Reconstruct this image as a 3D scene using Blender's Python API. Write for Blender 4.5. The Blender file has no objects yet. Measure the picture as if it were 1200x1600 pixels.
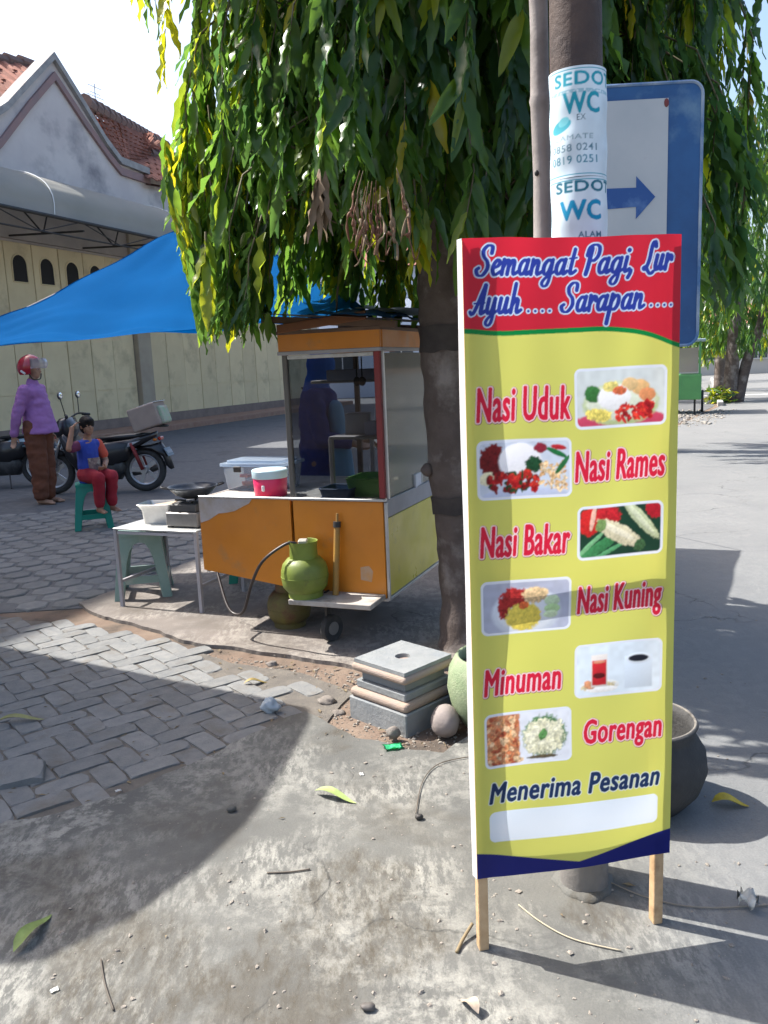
import bpy, bmesh, math, random
import numpy as np
from mathutils import Vector, Matrix, Quaternion, Euler
PI = math.pi
R = math.radians
random.seed(7)
rng = np.random.default_rng(11)
scene = bpy.context.scene
C = scene.collection

# ------------------------------------------------------------------ camera
PITCH, ROLL = R(9.9), R(2.4)
cam = bpy.data.cameras.new('camera'); cam.sensor_fit = 'VERTICAL'
cam.sensor_height = 24.0; cam.lens = 24.0 * 1300 / 1600; cam.clip_start = .05; cam.clip_end = 2000
co = bpy.data.objects.new('camera', cam); C.objects.link(co); scene.camera = co
f_ = Vector((0, math.cos(PITCH), -math.sin(PITCH))); r0 = Vector((1, 0, 0)); u0 = r0.cross(f_)
r_ = r0 * math.cos(ROLL) - u0 * math.sin(ROLL); u_ = u0 * math.cos(ROLL) + r0 * math.sin(ROLL)
co.matrix_world = Matrix(((r_.x, u_.x, -f_.x, 0), (r_.y, u_.y, -f_.y, 0), (r_.z, u_.z, -f_.z, 1.5), (0, 0, 0, 1)))
# ------------------------------------------------------------------ world, sun, exposure
SUN_EL, SUN_AZ = R(51), math.atan2(-.915, .4)
w = bpy.data.worlds.new('World'); scene.world = w; w.use_nodes = True
wt = w.node_tree; bg = wt.nodes['Background']
sky = wt.nodes.new('ShaderNodeTexSky'); sky.sky_type = 'NISHITA'; sky.sun_disc = False
sky.sun_elevation = SUN_EL; sky.sun_rotation = SUN_AZ
sky.air_density = 1.0; sky.dust_density = 4.5; sky.ozone_density = 1.0
hs_ = wt.nodes.new('ShaderNodeHueSaturation'); hs_.inputs['Saturation'].default_value = 1.12      # milky tropical haze
wt.links.new(sky.outputs[0], hs_.inputs['Color']); wt.links.new(hs_.outputs[0], bg.inputs[0]); bg.inputs[1].default_value = .138
sl = bpy.data.lights.new('sun', 'SUN'); sl.energy = 4.2; sl.angle = R(.55); sl.color = (1, .975, .93)
so = bpy.data.objects.new('sun', sl); C.objects.link(so); so.location = (-8, 4, 12)
LD = Vector((math.cos(SUN_EL) * .916, -math.cos(SUN_EL) * .4, -math.sin(SUN_EL))).normalized()
so.rotation_euler = LD.to_track_quat('-Z', 'Y').to_euler()
scene.view_settings.view_transform = 'Standard'; scene.view_settings.look = 'None'
scene.view_settings.exposure = 1.3; scene.view_settings.gamma = 1.0

# ------------------------------------------------------------------ materials
MATS = {}
def srgb(r, g, b):
    return tuple(((c / 255) / 12.92 if c <= 10 else ((c / 255 + .055) / 1.055) ** 2.4) for c in (r, g, b))
def pmat(name, c1, c2=None, scale=6., rough=.65, metal=0., bump=0., bscale=60., lo=.35, hi=.65, spec=.5, trans=0., tcol=None, rnd=0., detail=6., c3=None, scale3=1.5, lo3=.55, hi3=.7, coords='Object', rvar=0., coat=0.):
    if name in MATS: return MATS[name]
    m = bpy.data.materials.new(name); m.use_nodes = True; t = m.node_tree; n = t.nodes; L = t.links
    b = n['Principled BSDF']; out = n['Material Output']
    tc = n.new('ShaderNodeTexCoord'); oi = n.new('ShaderNodeObjectInfo')
    vec = n.new('ShaderNodeVectorMath'); vec.operation = 'ADD'
    if coords == 'World':
        ge = n.new('ShaderNodeNewGeometry'); L.new(ge.outputs['Position'], vec.inputs[0])
    else:
        sc = n.new('ShaderNodeVectorMath'); sc.operation = 'SCALE'; sc.inputs[0].default_value = (13, 7, 5)
        L.new(oi.outputs['Random'], sc.inputs['Scale']); L.new(sc.outputs[0], vec.inputs[1]); L.new(tc.outputs['Object'], vec.inputs[0])
    V = vec.outputs[0]
    def noise(s, d=detail, ro=.6):
        q = n.new('ShaderNodeTexNoise'); q.inputs['Scale'].default_value = s; q.inputs['Detail'].default_value = d; q.inputs['Roughness'].default_value = ro
        L.new(V, q.inputs['Vector']); return q.outputs['Fac']
    def mr(x, a, z, c=0., d=1.):
        q = n.new('ShaderNodeMapRange'); q.inputs[1].default_value = a; q.inputs[2].default_value = z; q.inputs[3].default_value = c; q.inputs[4].default_value = d
        L.new(x, q.inputs[0]); return q.outputs[0]
    def mix(fac, a, z, mode='MIX'):
        q = n.new('ShaderNodeMix'); q.data_type = 'RGBA'; q.blend_type = mode
        if isinstance(fac, float): q.inputs[0].default_value = fac
        else: L.new(fac, q.inputs[0])
        for i, c in ((6, a), (7, z)):
            if isinstance(c, tuple): q.inputs[i].default_value = (*c[:3], 1)
            else: L.new(c, q.inputs[i])
        return q.outputs[2]
    col = c1
    if c2 is not None: col = mix(mr(noise(scale), lo, hi), c1, c2)
    if c3 is not None: col = mix(mr(noise(scale3, 8.), lo3, hi3), col, c3)
    if rnd:
        hv = n.new('ShaderNodeHueSaturation'); L.new(mr(oi.outputs['Random'], 0, 1, 1 - rnd, 1 + rnd), hv.inputs['Value'])
        if isinstance(col, tuple): hv.inputs['Color'].default_value = (*col, 1)
        else: L.new(col, hv.inputs['Color'])
        col = hv.outputs[0]
    if isinstance(col, tuple): b.inputs['Base Color'].default_value = (*col, 1)
    else: L.new(col, b.inputs['Base Color'])
    b.inputs['Roughness'].default_value = rough; b.inputs['Metallic'].default_value = metal; b.inputs['Specular IOR Level'].default_value = spec
    if coat: b.inputs['Coat Weight'].default_value = coat; b.inputs['Coat Roughness'].default_value = .1
    if rvar: L.new(mr(noise(scale * 2.3), .3, .7, max(.05, rough - rvar), min(1, rough + rvar)), b.inputs['Roughness'])
    if bump:
        bn = n.new('ShaderNodeBump'); bn.inputs['Strength'].default_value = bump; bn.inputs['Distance'].default_value = .01
        L.new(noise(bscale, 8., .65), bn.inputs['Height']); L.new(bn.outputs[0], b.inputs['Normal'])
    if trans:
        tr = n.new('ShaderNodeBsdfTranslucent'); ms = n.new('ShaderNodeMixShader'); ms.inputs[0].default_value = trans
        if tcol: tr.inputs[0].default_value = (*tcol, 1)
        elif isinstance(col, tuple): tr.inputs[0].default_value = (*col, 1)
        else: L.new(col, tr.inputs[0])
        L.new(b.outputs[0], ms.inputs[1]); L.new(tr.outputs[0], ms.inputs[2]); L.new(ms.outputs[0], out.inputs[0])
    MATS[name] = m; return m

def glassmat(name, tint=(.8, .85, .85), rough=.02, alpha=.12, haze=0., hcol=(.8, .8, .8)):
    if name in MATS: return MATS[name]
    m = bpy.data.materials.new(name); m.use_nodes = True; t = m.node_tree; n = t.nodes; L = t.links; n.remove(n['Principled BSDF'])
    out = n['Material Output']; tr = n.new('ShaderNodeBsdfTransparent'); tr.inputs[0].default_value = (*tint, 1)
    gl = n.new('ShaderNodeBsdfGlossy'); gl.inputs['Roughness'].default_value = rough
    fr = n.new('ShaderNodeFresnel'); fr.inputs[0].default_value = 1.27
    ms = n.new('ShaderNodeMixShader'); L.new(fr.outputs[0], ms.inputs[0]); L.new(tr.outputs[0], ms.inputs[1]); L.new(gl.outputs[0], ms.inputs[2])
    o = ms.outputs[0]
    if haze:
        df = n.new('ShaderNodeBsdfDiffuse'); df.inputs[0].default_value = (*hcol, 1); tl = n.new('ShaderNodeBsdfTranslucent'); tl.inputs[0].default_value = (*hcol, 1)
        m2 = n.new('ShaderNodeMixShader'); m2.inputs[0].default_value = .5; L.new(df.outputs[0], m2.inputs[1]); L.new(tl.outputs[0], m2.inputs[2])
        m3 = n.new('ShaderNodeMixShader'); m3.inputs[0].default_value = haze; L.new(o, m3.inputs[1]); L.new(m2.outputs[0], m3.inputs[2]); o = m3.outputs[0]
    L.new(o, out.inputs[0]); MATS[name] = m; return m

def attrmat(name, rough=.5, trans=0., spec=.4, dirt=0., bump=0., bscale=20.):
    m = bpy.data.materials.new(name); m.use_nodes = True; t = m.node_tree; n = t.nodes; L = t.links
    b = n['Principled BSDF']; a = n.new('ShaderNodeVertexColor'); a.layer_name = 'col'; col = a.outputs[0]
    if dirt:
        tc = n.new('ShaderNodeTexCoord'); q = n.new('ShaderNodeTexNoise'); q.inputs['Scale'].default_value = 9; q.inputs['Detail'].default_value = 8
        L.new(tc.outputs['Object'], q.inputs['Vector']); mr = n.new('ShaderNodeMapRange'); mr.inputs[1].default_value = .3; mr.inputs[2].default_value = .8; mr.inputs[3].default_value = 1; mr.inputs[4].default_value = 1 - dirt
        L.new(q.outputs['Fac'], mr.inputs[0]); mx = n.new('ShaderNodeMix'); mx.data_type = 'RGBA'; mx.blend_type = 'MULTIPLY'; mx.inputs[0].default_value = 1
        L.new(col, mx.inputs[6]); cc = n.new('ShaderNodeCombineColor')
        for i in range(3): L.new(mr.outputs[0], cc.inputs[i])
        L.new(cc.outputs[0], mx.inputs[7]); col = mx.outputs[2]
    L.new(col, b.inputs['Base Color']); b.inputs['Roughness'].default_value = rough; b.inputs['Specular IOR Level'].default_value = spec
    if bump:
        tc = n.new('ShaderNodeTexCoord'); q = n.new('ShaderNodeTexNoise'); q.inputs['Scale'].default_value = bscale; L.new(tc.outputs['Object'], q.inputs['Vector'])
        bn = n.new('ShaderNodeBump'); bn.inputs['Strength'].default_value = bump; bn.inputs['Distance'].default_value = .02; L.new(q.outputs['Fac'], bn.inputs['Height']); L.new(bn.outputs[0], b.inputs['Normal'])
    if trans:
        tr = n.new('ShaderNodeBsdfTranslucent'); L.new(col, tr.inputs[0]); ms = n.new('ShaderNodeMixShader'); ms.inputs[0].default_value = trans
        L.new(b.outputs[0], ms.inputs[1]); L.new(tr.outputs[0], ms.inputs[2]); L.new(ms.outputs[0], n['Material Output'].inputs[0])
    MATS[name] = m; return m

# ------------------------------------------------------------------ mesh helpers
def obj(name, data, mat=None, parent=None, smooth=False, loc=None):
    if isinstance(data, bmesh.types.BMesh):
        me = bpy.data.meshes.new(name); data.to_mesh(me); data.free()
    else: me = data
    if mat is not None and len(me.materials) == 0: me.materials.append(mat)
    if smooth and len(me.polygons): me.polygons.foreach_set('use_smooth', [True] * len(me.polygons))
    if smooth == 'auto': me.set_sharp_from_angle(angle=R(40))
    o = bpy.data.objects.new(name, me); C.objects.link(o)
    if parent is not None: o.parent = parent
    if loc is not None: o.location = loc
    return o
def tag(o, label, cat, group=None):
    o['label'] = label; o['category'] = cat
    if group: o['group'] = group
    return o
def thing(name, label, cat, loc=(0, 0, 0), rz=0., group=None):
    o = bpy.data.objects.new(name, None); C.objects.link(o); o.location = loc; o.rotation_euler = (0, 0, rz); o.empty_display_size = .1
    return tag(o, label, cat, group)
def structure(o): o['kind'] = 'structure'; return o
def stuff(o): o['kind'] = 'stuff'; return o
def copy_tree(o, parent=None):
    c = o.copy(); C.objects.link(c); c.parent = parent
    for ch in list(o.children): copy_tree(ch, c)
    return c
def B(): return bmesh.new()
def xf(bm, geom, M):
    bmesh.ops.transform(bm, matrix=M, verts=geom)
def box(bm, c, s, rot=None, bev=0., seg=1, taper=None):
    r = bmesh.ops.create_cube(bm, size=1.0); vs = r['verts']
    for v in vs:
        v.co = Vector((v.co.x * s[0], v.co.y * s[1], v.co.z * s[2]))
        if taper and v.co.z > 0: v.co.x *= taper; v.co.y *= taper
    if bev:
        es = list({e for v in vs for e in v.link_edges})
        vs = list({v for f in bmesh.ops.bevel(bm, geom=es, offset=bev, segments=seg, affect='EDGES', profile=.5)['faces'] for v in f.verts} | {v for v in vs if v.is_valid})
    M = Matrix.Translation(c)
    if rot is not None: M = M @ (rot.to_matrix().to_4x4() if not isinstance(rot, Matrix) else rot)
    xf(bm, vs, M); return vs
def bar(bm, a, b, wx, wy, bev=0., up=(0, 0, 1)):
    a = Vector(a); b = Vector(b); d = b - a; L = d.length; z = d.normalized(); u = Vector(up)
    if abs(z.dot(u)) > .98: u = Vector((0, 1, 0))
    x = u.cross(z).normalized(); y = z.cross(x)
    M = Matrix(((x.x, y.x, z.x), (x.y, y.y, z.y), (x.z, y.z, z.z)))
    return box(bm, (a + b) / 2, (wx, wy, L), M.to_4x4(), bev)
def frame(d):
    d = d.normalized(); u = Vector((0, 0, 1)) if abs(d.z) < .95 else Vector((1, 0, 0))
    x = u.cross(d).normalized(); return x, d.cross(x).normalized()
def tube(bm, pts, rad, n=8, cap=True, closed=False):
    pts = [Vector(p) for p in pts]; N = len(pts)
    if not hasattr(rad, '__len__'): rad = [rad] * N
    rings = []; px = None
    for i, p in enumerate(pts):
        d = (pts[(i + 1) % N] - pts[i - 1]) if closed else (pts[min(i + 1, N - 1)] - pts[max(i - 1, 0)])
        d.normalize()
        if px is None: x, y = frame(d)
        else:
            x = (px - d * px.dot(d)).normalized(); y = d.cross(x)
        px = x
        rings.append([bm.verts.new(p + (x * math.cos(2 * PI * k / n) + y * math.sin(2 * PI * k / n)) * rad[i]) for k in range(n)])
    for i in range(N if closed else N - 1):
        A, Bq = rings[i], rings[(i + 1) % N]
        for k in range(n): bm.faces.new((A[k], A[(k + 1) % n], Bq[(k + 1) % n], Bq[k]))
    if cap and not closed:
        bm.faces.new(rings[0][::-1]); bm.faces.new(rings[-1])
    return rings
def smooth_path(pts, n=6):
    P = [Vector(p) for p in pts]; out = []
    for i in range(len(P) - 1):
        a, b, c, d = P[max(i - 1, 0)], P[i], P[i + 1], P[min(i + 2, len(P) - 1)]
        for k in range(n):
            t = k / n; out.append(.5 * ((2 * b) + (c - a) * t + (2 * a - 5 * b + 4 * c - d) * t * t + (3 * b - a - 3 * c + d) * t ** 3))
    out.append(P[-1]); return out
def lathe(bm, prof, n=24, c=(0, 0, 0), capb=True, capt=True, wob=None):
    rings = []
    for r, z in prof:
        ring = []
        for k in range(n):
            a = 2 * PI * k / n; rr = r * (1 + (wob(a, z) if wob else 0))
            ring.append(bm.verts.new((c[0] + rr * math.cos(a), c[1] + rr * math.sin(a), c[2] + z)))
        rings.append(ring)
    for A, Q in zip(rings, rings[1:]):
        for k in range(n): bm.faces.new((A[k], A[(k + 1) % n], Q[(k + 1) % n], Q[k]))
    if capb: bm.faces.new(rings[0][::-1])
    if capt: bm.faces.new(rings[-1])
def prism(bm, poly, z0, z1, M=None):
    """2-D outline (ccw) pushed along z"""
    n = len(poly); a = [bm.verts.new((p[0], p[1], z0)) for p in poly]; b = [bm.verts.new((p[0], p[1], z1)) for p in poly]
    bm.faces.new(a[::-1]); bm.faces.new(b)
    for i in range(n): bm.faces.new((a[i], a[(i + 1) % n], b[(i + 1) % n], b[i]))
    if M is not None: xf(bm, a + b, M)
    return a + b
XZ = Matrix(((1, 0, 0, 0), (0, 0, -1, 0), (0, 1, 0, 0), (0, 0, 0, 1)))   # outline (x,z), thickness along -y
def sph(bm, c, r, u=16, v=10, M=None):
    s = r if hasattr(r, '__len__') else (r, r, r); M3 = M.to_3x3() if M is not None else Matrix.Identity(3); c = Vector(c); P = lambda x, y, z: bm.verts.new(c + M3 @ Vector((x * s[0], y * s[1], z * s[2])))
    t = P(0, 0, 1); rings = [[P(math.sin(PI * i / v) * math.cos(2 * PI * k / u), math.sin(PI * i / v) * math.sin(2 * PI * k / u), math.cos(PI * i / v)) for k in range(u)] for i in range(1, v)]; b = P(0, 0, -1)
    for k in range(u): bm.faces.new((t, rings[0][k], rings[0][(k + 1) % u])); bm.faces.new((b, rings[-1][(k + 1) % u], rings[-1][k]))
    for A_, Q_ in zip(rings, rings[1:]):
        for k in range(u): bm.faces.new((A_[k], Q_[k], Q_[(k + 1) % u], A_[(k + 1) % u]))
    return [t, b] + [x for g_ in rings for x in g_]
def in_poly(x, y, P):
    c = False; n = len(P)
    for i in range(n):
        x0, y0 = P[i]; x1, y1 = P[i - 1]
        if (y0 > y) != (y1 > y) and x < (x1 - x0) * (y - y0) / (y1 - y0) + x0: c = not c
    return c
def ring_poly(bm, outer, z=0., skirt=0.):
    if len(outer) > 60:      # ragged outline: well-shaped triangles over a loose grid of inner points
        from mathutils.geometry import delaunay_2d_cdt
        pts = [Vector((p[0], p[1])) for p in outer]; n0 = len(pts); xs_ = [p.x for p in pts]; ys_ = [p.y for p in pts]; P2 = [(p.x, p.y) for p in pts]; y = min(ys_) + .2
        while y < max(ys_):
            x = min(xs_) + .2
            while x < max(xs_):
                if in_poly(x, y, P2) and min(abs(x - q[0]) + abs(y - q[1]) for q in P2) > .12: pts.append(Vector((x + .03 * math.sin(y * 9), y)))
                x += .4
            y += .4
        V, _, F, *_r = delaunay_2d_cdt(pts, [(i, (i + 1) % n0) for i in range(n0)], [], 1, 1e-5)
        vs = [bm.verts.new((v.x, v.y, z)) for v in V]; fs = []
        for f in F: fs.append(bm.faces.new([vs[i] for i in f]))
        bm.normal_update()
        for f in fs:
            if f.normal.z < 0: f.normal_flip()
        if skirt:
            for e in [e for e in bm.edges if len(e.link_faces) == 1]:
                a, b = e.verts; lo = [bm.verts.new((q.co.x, q.co.y, z - skirt)) for q in (a, b)]; bm.faces.new((a, lo[0], lo[1], b))
        return
    vs = [bm.verts.new((p[0], p[1], z)) for p in outer]; fc = bm.faces.new(vs)
    if skirt:
        lo = [bm.verts.new((p[0], p[1], z - skirt)) for p in outer]; n = len(vs)
        for i in range(n): bm.faces.new((vs[i], lo[i], lo[(i + 1) % n], vs[(i + 1) % n]))
    fc.normal_update()
    if fc.normal.z < 0: bmesh.ops.reverse_faces(bm, faces=bm.faces[:])
from mathutils import noise as _nz
def ragged(poly, step=.08, amp=.02, seed=1, keep=()):
    rr = random.Random(seed); out = []
    for i in range(len(poly)):
        a = Vector(poly[i]).to_2d(); b = Vector(poly[(i + 1) % len(poly)]).to_2d(); L = (b - a).length
        if i in keep: out.append(a); continue
        k = max(1, int(L / step)); nrm = Vector((-(b - a).y, (b - a).x)).normalized()
        for j in range(k):
            p = a.lerp(b, j / k); q3 = Vector((p.x, p.y, seed * 7.7))
            dv = _nz.noise_vector(q3 * 3.3) * 2.0 + _nz.noise_vector(q3 * 9) * .9 + _nz.noise_vector(q3 * 27) * .25
            out.append(p + Vector((dv.x, dv.y)) * amp)
    return out
def rock(name, loc, r, mat, seed=0, label=None, cat=None, amp=.18, sub=3):
    bm = B(); bmesh.ops.create_icosphere(bm, subdivisions=sub, radius=1); rr = random.Random(seed)
    from mathutils import noise as nz
    for v in bm.verts:
        k = 1 + amp * nz.noise(v.co * 1.5 + Vector((seed * 3.1, 0, 0))) + amp * .4 * nz.noise(v.co * 4 + Vector((0, seed, 0)))
        v.co = Vector((v.co.x * r[0], v.co.y * r[1], v.co.z * r[2])) * k
    zmin = min(v.co.z for v in bm.verts)
    for v in bm.verts: v.co.z -= zmin
    o = obj(name, bm, mat, None, True, loc)
    if label: tag(o, label, cat)
    return o
def ev_mesh(o, name):
    dg = bpy.context.evaluated_depsgraph_get(); me = bpy.data.meshes.new_from_object(o.evaluated_get(dg)); me.name = name; return me
def remesh(bm, name, voxel, it=4, folds=0.):
    me = bpy.data.meshes.new('tmp'); bm.to_mesh(me); bm.free(); o = bpy.data.objects.new('tmp', me); C.objects.link(o)
    m = o.modifiers.new('r', 'REMESH'); m.mode = 'VOXEL'; m.voxel_size = voxel
    if it: s = o.modifiers.new('s', 'SMOOTH'); s.iterations = it; s.factor = .5
    q = ev_mesh(o, name); bpy.data.objects.remove(o); bpy.data.meshes.remove(me); q.materials.clear()
    if folds:
        n = len(q.vertices); co_ = np.empty(n * 3, np.float32); q.vertices.foreach_get('co', co_); no_ = np.empty(n * 3, np.float32); q.vertex_normals.foreach_get('vector', no_); co_ = co_.reshape(-1, 3); no_ = no_.reshape(-1, 3)
        k = np.array([_nz.noise(Vector((x * 7, y * 7, z * 13))) + .5 * _nz.noise(Vector((x * 20, y * 20, z * 26 + 5))) for x, y, z in co_.tolist()], np.float32); co_ += no_ * (folds * k)[:, None]; q.vertices.foreach_set('co', co_.ravel()); q.update()
    return q
def cap(bm, a, b, ra, rb, n=14):
    """tapered capsule"""
    a = Vector(a); b = Vector(b); tube(bm, [a, a.lerp(b, .5), b], [ra, (ra + rb) / 2, rb], n); sph(bm, a, ra, n, 8); sph(bm, b, rb, n, 8)
def chain(bm, pts, rad, n=14):
    for i in range(len(pts) - 1): cap(bm, pts[i], pts[i + 1], rad[i], rad[i + 1], n)
# ================================================================== SETTING
def in_poly(x, y, P):
    c = False; n = len(P)
    for i in range(n):
        x0, y0 = P[i]; x1, y1 = P[i - 1]
        if (y0 > y) != (y1 > y) and x < (x1 - x0) * (y - y0) / (y1 - y0) + x0: c = not c
    return c
def ground_mat(name, base, light, dark, stain, asphalt=None, crack=True, spots=()):
    m = bpy.data.materials.new(name); m.use_nodes = True; t = m.node_tree; n = t.nodes; L = t.links; b = n['Principled BSDF']
    g = n.new('ShaderNodeNewGeometry'); P = g.outputs['Position']
    def noise(s, d=8., ro=.62, vec=P, dist=0.):
        q = n.new('ShaderNodeTexNoise'); q.inputs['Scale'].default_value = s; q.inputs['Detail'].default_value = d; q.inputs['Roughness'].default_value = ro; q.inputs['Distortion'].default_value = dist
        L.new(vec, q.inputs['Vector']); return q.outputs['Fac']
    def mr(x, a, z, c=0., d=1.):
        q = n.new('ShaderNodeMapRange'); q.inputs[1].default_value = a; q.inputs[2].default_value = z; q.inputs[3].default_value = c; q.inputs[4].default_value = d; L.new(x, q.inputs[0]); return q.outputs[0]
    def mix(fac, a, z):
        q = n.new('ShaderNodeMix'); q.data_type = 'RGBA'; L.new(fac, q.inputs[0]) if not isinstance(fac, float) else setattr(q.inputs[0], 'default_value', fac)
        for i, c in ((6, a), (7, z)):
            if isinstance(c, tuple): q.inputs[i].default_value = (*c, 1)
            else: L.new(c, q.inputs[i])
        return q.outputs[2]
    def mul(a, z):
        q = n.new('ShaderNodeMath'); q.operation = 'MULTIPLY'
        for i, c in ((0, a), (1, z)):
            if isinstance(c, (int, float)): q.inputs[i].default_value = c
            else: L.new(c, q.inputs[i])
        return q.outputs[0]
    sp = n.new('ShaderNodeSeparateXYZ'); L.new(P, sp.inputs[0])
    col = mix(mr(noise(2.2), .38, .62), base, dark)
    if asphalt:
        ad = n.new('ShaderNodeMath'); ad.operation = 'ADD'; L.new(sp.outputs[0], ad.inputs[0]); L.new(mr(noise(1.3), 0, 1, -.45, .45), ad.inputs[1])
        yy = mul(mr(sp.outputs[1], 0, 12, 0, 12), -.12); a2 = n.new('ShaderNodeMath'); L.new(ad.outputs[0], a2.inputs[0]); L.new(yy, a2.inputs[1])
        asp = mr(a2.outputs[0], .25, .75)
    # worn pale cement skin: streaky flakes
    mp = n.new('ShaderNodeMapping'); mp.inputs['Rotation'].default_value = (0, 0, R(35)); mp.inputs['Scale'].default_value = (1, .35, 1); L.new(P, mp.inputs[0])
    fl = mul(mr(noise(1.7, 6.), .45, .6), mr(noise(34., 9., .75, mp.outputs[0]), .46, .56))
    fl2 = mul(mr(noise(.9, 5.), .44, .6), mr(noise(13., 9., .7), .47, .58))
    col = mix(fl, col, light); col = mix(fl2, col, light)
    st = mul(mr(noise(1.15, 7., .6, P, .4), .52, .62), mr(noise(6.), .3, .6)); col = mix(mul(st, .8), col, stain)
    for sx_, sy_, sr_ in spots:
        vd_ = n.new('ShaderNodeVectorMath'); vd_.operation = 'DISTANCE'; vd_.inputs[1].default_value = (sx_, sy_, 0); L.new(P, vd_.inputs[0])
        ds_ = n.new('ShaderNodeMath'); ds_.operation = 'ADD'; L.new(vd_.outputs['Value'], ds_.inputs[0]); L.new(mr(noise(4.5, 8., .65), 0, 1, -sr_ * .9, sr_ * .9), ds_.inputs[1])
        col = mix(mul(mul(mr(ds_.outputs[0], sr_ * .8, sr_ * 1.1, 1, 0), mr(noise(30., 8., .75, mp.outputs[0]), .36, .56, .95, .25)), .85), col, stain)
    if asphalt: col = mix(mul(asp, .85), col, asphalt)
    sp2 = mr(noise(160., 3., .5), .3, .7); col = mix(mul(mr(sp2, 0, 1, 1, 0), .3), col, tuple(c * .55 for c in base))
    h = noise(70., 9., .7); hh = n.new('ShaderNodeMath'); L.new(h, hh.inputs[0]); L.new(mul(fl2, .5), hh.inputs[1]); H = hh.outputs[0]
    if crack:
        vo = n.new('ShaderNodeTexVoronoi'); vo.feature = 'DISTANCE_TO_EDGE'; vo.inputs['Scale'].default_value = .8
        ds = n.new('ShaderNodeVectorMath'); ds.operation = 'ADD'; q = n.new('ShaderNodeTexNoise'); q.inputs['Scale'].default_value = 2.; q.inputs['Detail'].default_value = 8; L.new(P, q.inputs['Vector'])
        sc = n.new('ShaderNodeVectorMath'); sc.operation = 'SCALE'; sc.inputs['Scale'].default_value = .9; L.new(q.outputs['Color'], sc.inputs[0]); L.new(P, ds.inputs[0]); L.new(sc.outputs[0], ds.inputs[1]); L.new(ds.outputs[0], vo.inputs['Vector'])
        ck = mul(mr(vo.outputs['Distance'], .0, .009, 1, 0), mr(noise(.8), .48, .6)); col = mix(mul(ck, .75), col, tuple(c * .35 for c in dark))
        h2 = n.new('ShaderNodeMath'); h2.operation = 'SUBTRACT'; L.new(H, h2.inputs[0]); L.new(ck, h2.inputs[1]); H = h2.outputs[0]
    bn = n.new('ShaderNodeBump'); bn.inputs['Strength'].default_value = .55; bn.inputs['Distance'].default_value = .006; L.new(H, bn.inputs['Height']); L.new(bn.outputs[0], b.inputs['Normal'])
    L.new(col, b.inputs['Base Color']); L.new(mr(st, 0, 1, .88, .6), b.inputs['Roughness']); b.inputs['Specular IOR Level'].default_value = .3
    MATS[name] = m; return m

soil = pmat('soil', (.155, .112, .086), (.215, .163, .124), 5, .95, bump=.8, bscale=30, c3=(.085, .07, .058), scale3=2.5, lo3=.5, hi3=.65, coords='World', spec=.1)
gm_road = ground_mat('worn_road', (.143, .141, .128), (.305, .297, .262), (.105, .104, .096), (.062, .05, .033), asphalt=(.19, .193, .192), spots=((-.13, 2.2, .2), (-.72, 1.88, .26), (.0, 2.0, .13), (-.3, 1.85, .2), (.55, 2.05, .1)))
gm_slab = ground_mat('slab_concrete', (.2, .172, .15), (.3, .27, .235), (.155, .136, .12), (.1, .082, .064))
gm_yard = pmat('yard_paving', (.1, .103, .107), (.135, .135, .135), 9, .9, bump=.9, bscale=9, c3=(.08, .08, .084), scale3=1.2, coords='World', spec=.2)

bm = B(); ring_poly(bm, [(-400, -60), (400, -60), (400, 700), (-400, 700)], -.014); structure(obj('ground', bm, soil))
road_poly = [(-6, -6), (90, -6), (130, 320), (112, 320), (9.8, 24), (6.2, 17.5), (3.6, 11.5), (1.9, 7.5), (1.35, 4.3), (.8, 3.75), (.45, 3.3), (.2, 3.08), (-.15, 3.22), (-.4, 3.5), (-.64, 3.25), (-1.0, 2.85), (-1.24, 2.69), (-1.5, 2.64), (-2.4, 2.64), (-6, 2.5)]
near_road = [(-6, -6), (4, -6), (4, 11.5), (3.6, 11.5)] + road_poly[7:]
bm = B(); ring_poly(bm, ragged(near_road, .02, .022, 3, keep=(0, 1, 2, len(near_road) - 1)), 0, .02); ring_poly(bm, [(4, -6), (90, -6), (130, 320), (112, 320), (9.8, 24), (6.2, 17.5), (3.6, 11.5), (4, 11.5)], 0, .02); structure(obj('road', bm, gm_road))
slab_poly = [(-2.08, 5.47), (-1.82, 5.12), (-1.35, 4.74), (-1.0, 4.46), (-.44, 4.19), (-.13, 3.99), (.255, 3.97), (.9, 3.92), (1.5, 4.5), (2.0, 7.5), (3.2, 10.6), (-.2, 10.6), (-1.0, 8.2), (-1.55, 6.67)]
bm = B(); ring_poly(bm, ragged(slab_poly, .015, .018, 5), .009, .04); structure(obj('cart_slab', bm, gm_slab))
yard_poly = [(-2.02, 5.4), (-1.45, 6.67), (-.9, 8.2), (-.1, 10.5), (3.3, 10.5), (6.1, 17.6), (9.6, 24), (40, 105), (-60, 105), (-60, 22), (-12, 8.5), (-2.75, 5.35)]
bm = B(); ring_poly(bm, yard_poly, -.008, .02); yard = structure(obj('yard', bm, gm_yard))
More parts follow.
